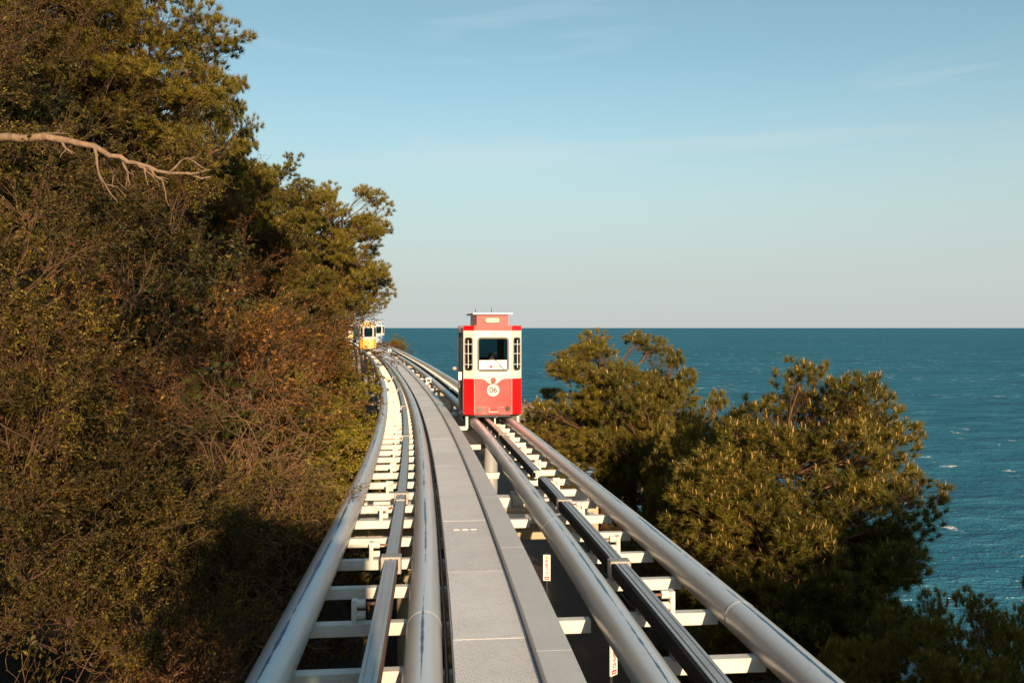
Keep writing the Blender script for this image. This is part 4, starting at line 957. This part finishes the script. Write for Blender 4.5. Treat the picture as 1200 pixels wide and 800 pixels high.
seat_pine(PA, 325, 455, 215, 46, 'overhanging pine whose boughs reach out over the track', gl_)
seat_pine(PD, 325, 410, 285, 52, 'low dense pine under the overhanging pine at the bend', gl_)
seat_pine(PCn, 270, 385, 245, 38, 'bushy pine standing in front of the overhanging pine', gl_)
# far plants beside the blue capsule
p = at(462, 388, 108); gz = ground1(p.x, p.y)
place_parts('pine_tree', PCn, (p.x + 0.5, 108, gz), 1.0, ((p.z - gz) / 8.0 * 0.55,) * 2 + ((p.z - gz) / 8.0,), 'far small pine beside the blue capsule', 'tree', gr)
p = at(458, 396, 103); gz = ground1(p.x, p.y)
place_parts('twiggy_shrub', KIND['russet'][0], (p.x, p.y, p.z - 3.2), 0.4, 1.5, 'far russet bush beside the blue capsule', 'shrub', 'russet bushes by the far track')

# dead branch of a bare tree standing out of view on the slope
def dead_tree():
    g = np.random.default_rng(401)
    pts = [at(-190, 190, 7.9), at(-90, 172, 7.6), at(0, 163, 7.3), at(60, 162, 7.2), at(110, 172, 7.2), at(150, 190, 7.3), at(200, 203, 7.4), at(248, 208, 7.5)]
    base = Vector((pts[0].x - 0.1, pts[0].y + 0.05, ground1(pts[0].x, pts[0].y)))
    root = empty('dead_tree', base); tag(root, 'bare dead limb reaching out of the thicket on the near slope', 'tree')
    b = np.array(base); L = [np.array(p) - b for p in pts]
    fine = []
    for i in range(len(L) - 1):
        for u in np.linspace(0, 1, 5)[:-1]: fine.append(L[i] * (1 - u) + L[i + 1] * u + g.normal(0, 0.012, 3))
    fine.append(L[-1]); fine = np.array(fine)
    tr = [(np.array([(0.0, 0.1, -0.4), (0.03, 0.06, 1.0), (0, 0, L[0][2] * 0.6), tuple(L[0]), (0.1, 0.1, L[0][2] + 0.9)]), 0.13, 0.06)]
    v, f = tubes(tr, 10); link('trunk', mesh_np('trunk', v, f, mats=[M['deadwood']], smooth=True), root)
    v, f = tubes([(fine, 0.05, 0.008)], 8); lb = link('limb', mesh_np('limb', v, f, mats=[M['deadwood']], smooth=True), root)
    tw = []
    for j in (10, 13, 16, 17, 18, 19, 20, 21, 22, 24, 26):
        if j < len(fine) - 1:
            D = side_dir(g, unit(fine[j + 1] - fine[j]), (0.35, 1.1)); D[2] = D[2] * 0.8
            P = curve(g, fine[j], D, g.uniform(0.18, 0.55), 7, 0.25, (0.08, 0, -0.12)); tw.append((P, 0.013, 0.003))
            for _ in range(2): jj = g.integers(2, 5); tw.append((curve(g, P[jj], side_dir(g, unit(P[jj + 1] - P[jj]), (0.4, 0.9)), g.uniform(0.08, 0.25), 5, 0.25, (0, 0, -0.08)), 0.006, 0.002))
    v, f = tubes(tw, 5); link('twigs', mesh_np('twigs', v, f, mats=[M['deadwood']]), root)
dead_tree()

# ---------------------------------------------------------------- shore rocks
def rock_mesh(seed):
    bm = bmesh.new(); bmesh.ops.create_icosphere(bm, subdivisions=4, radius=1.0)
    for v in bm.verts:
        c = v.co.copy(); n = mnoise.fractal(c * 1.1 + Vector((seed * 9.1, 0, 0)), 0.9, 2.1, 6); r_ = mnoise.cell(c * 2.2 + Vector((seed, 0, 0)))
        v.co = c * (1 + 0.45 * n + 0.10 * r_)
    me = bpy.data.meshes.new('rock'); bm.to_mesh(me); bm.free(); me.materials.append(M['rock']); return me
RK = [rock_mesh(i) for i in range(4)]
g = np.random.default_rng(55)
def rock(x, y, r, zc=None):
    o = link('shore_rock', RK[g.integers(4)]); o.location = (x, y, max(-0.3, ground1(x, y)) if zc is None else zc); o.rotation_euler = (g.uniform(-.3, .3), g.uniform(-.3, .3), g.uniform(0, 6)); o.scale = (r * 1.2, r, r * 0.75)
    tag(o, ('big brown weathered boulder in the surf beyond the leaning pine', 'mid sized brown boulder at the water line below the pines', 'small brown rock at the water line below the pines')[0 if r > 1.6 else 1 if r > 0.95 else 2], 'rock', ('big boulders in the surf', 'mid sized boulders along the shore', 'small rocks along the shore')[0 if r > 1.6 else 1 if r > 0.95 else 2])
for px, py, d_, r in ((610, 492, 118, 2.7), (622, 500, 113, 3.0), (640, 505, 108, 2.8), (600, 480, 126, 2.6), (648, 515, 100, 2.0), (660, 520, 97, 1.5), (618, 482, 124, 2.2), (590, 475, 132, 2.6), (575, 470, 138, 2.4)):
    p = at(px, py, d_); rock(p.x, p.y, r, max(-0.2, p.z - r * 0.3))
for i in range(40):
    y_ = g.uniform(22, 118); k = 1 + np.clip((y_ - 40) / 80, 0, 1) * 0.75; u_ = 5 + (12.2 + g.normal(0, 1.2)) * k
    rock(float(XL(y_)) + u_, y_, g.uniform(0.5, 1.5))
# undergrowth on the seaward slope below the pines
for i in range(60):
    y_ = g.uniform(6, 75); u_ = g.uniform(6.8, 13.5); x_ = float(XL(y_)) + u_
    k = ('green', 'olive', 'russet')[g.integers(3)]
    wh_ = 'under the candle tipped dome of pine' if y_ < 19 else 'under the leaning pine' if y_ < 32 else 'on the bank beyond the leaning pine'
    lb_ = {'green': 'low dark green shrub', 'olive': 'low olive shrub', 'russet': 'low russet shrub'}[k] + ' in shade ' + wh_; gp_ = lb_ + 's'
    place_parts('low_shrub', KIND[k][0], (x_, y_, ground1(x_, y_)), g.uniform(0, 6), g.uniform(0.6, 1.0), lb_, 'shrub', gp_)
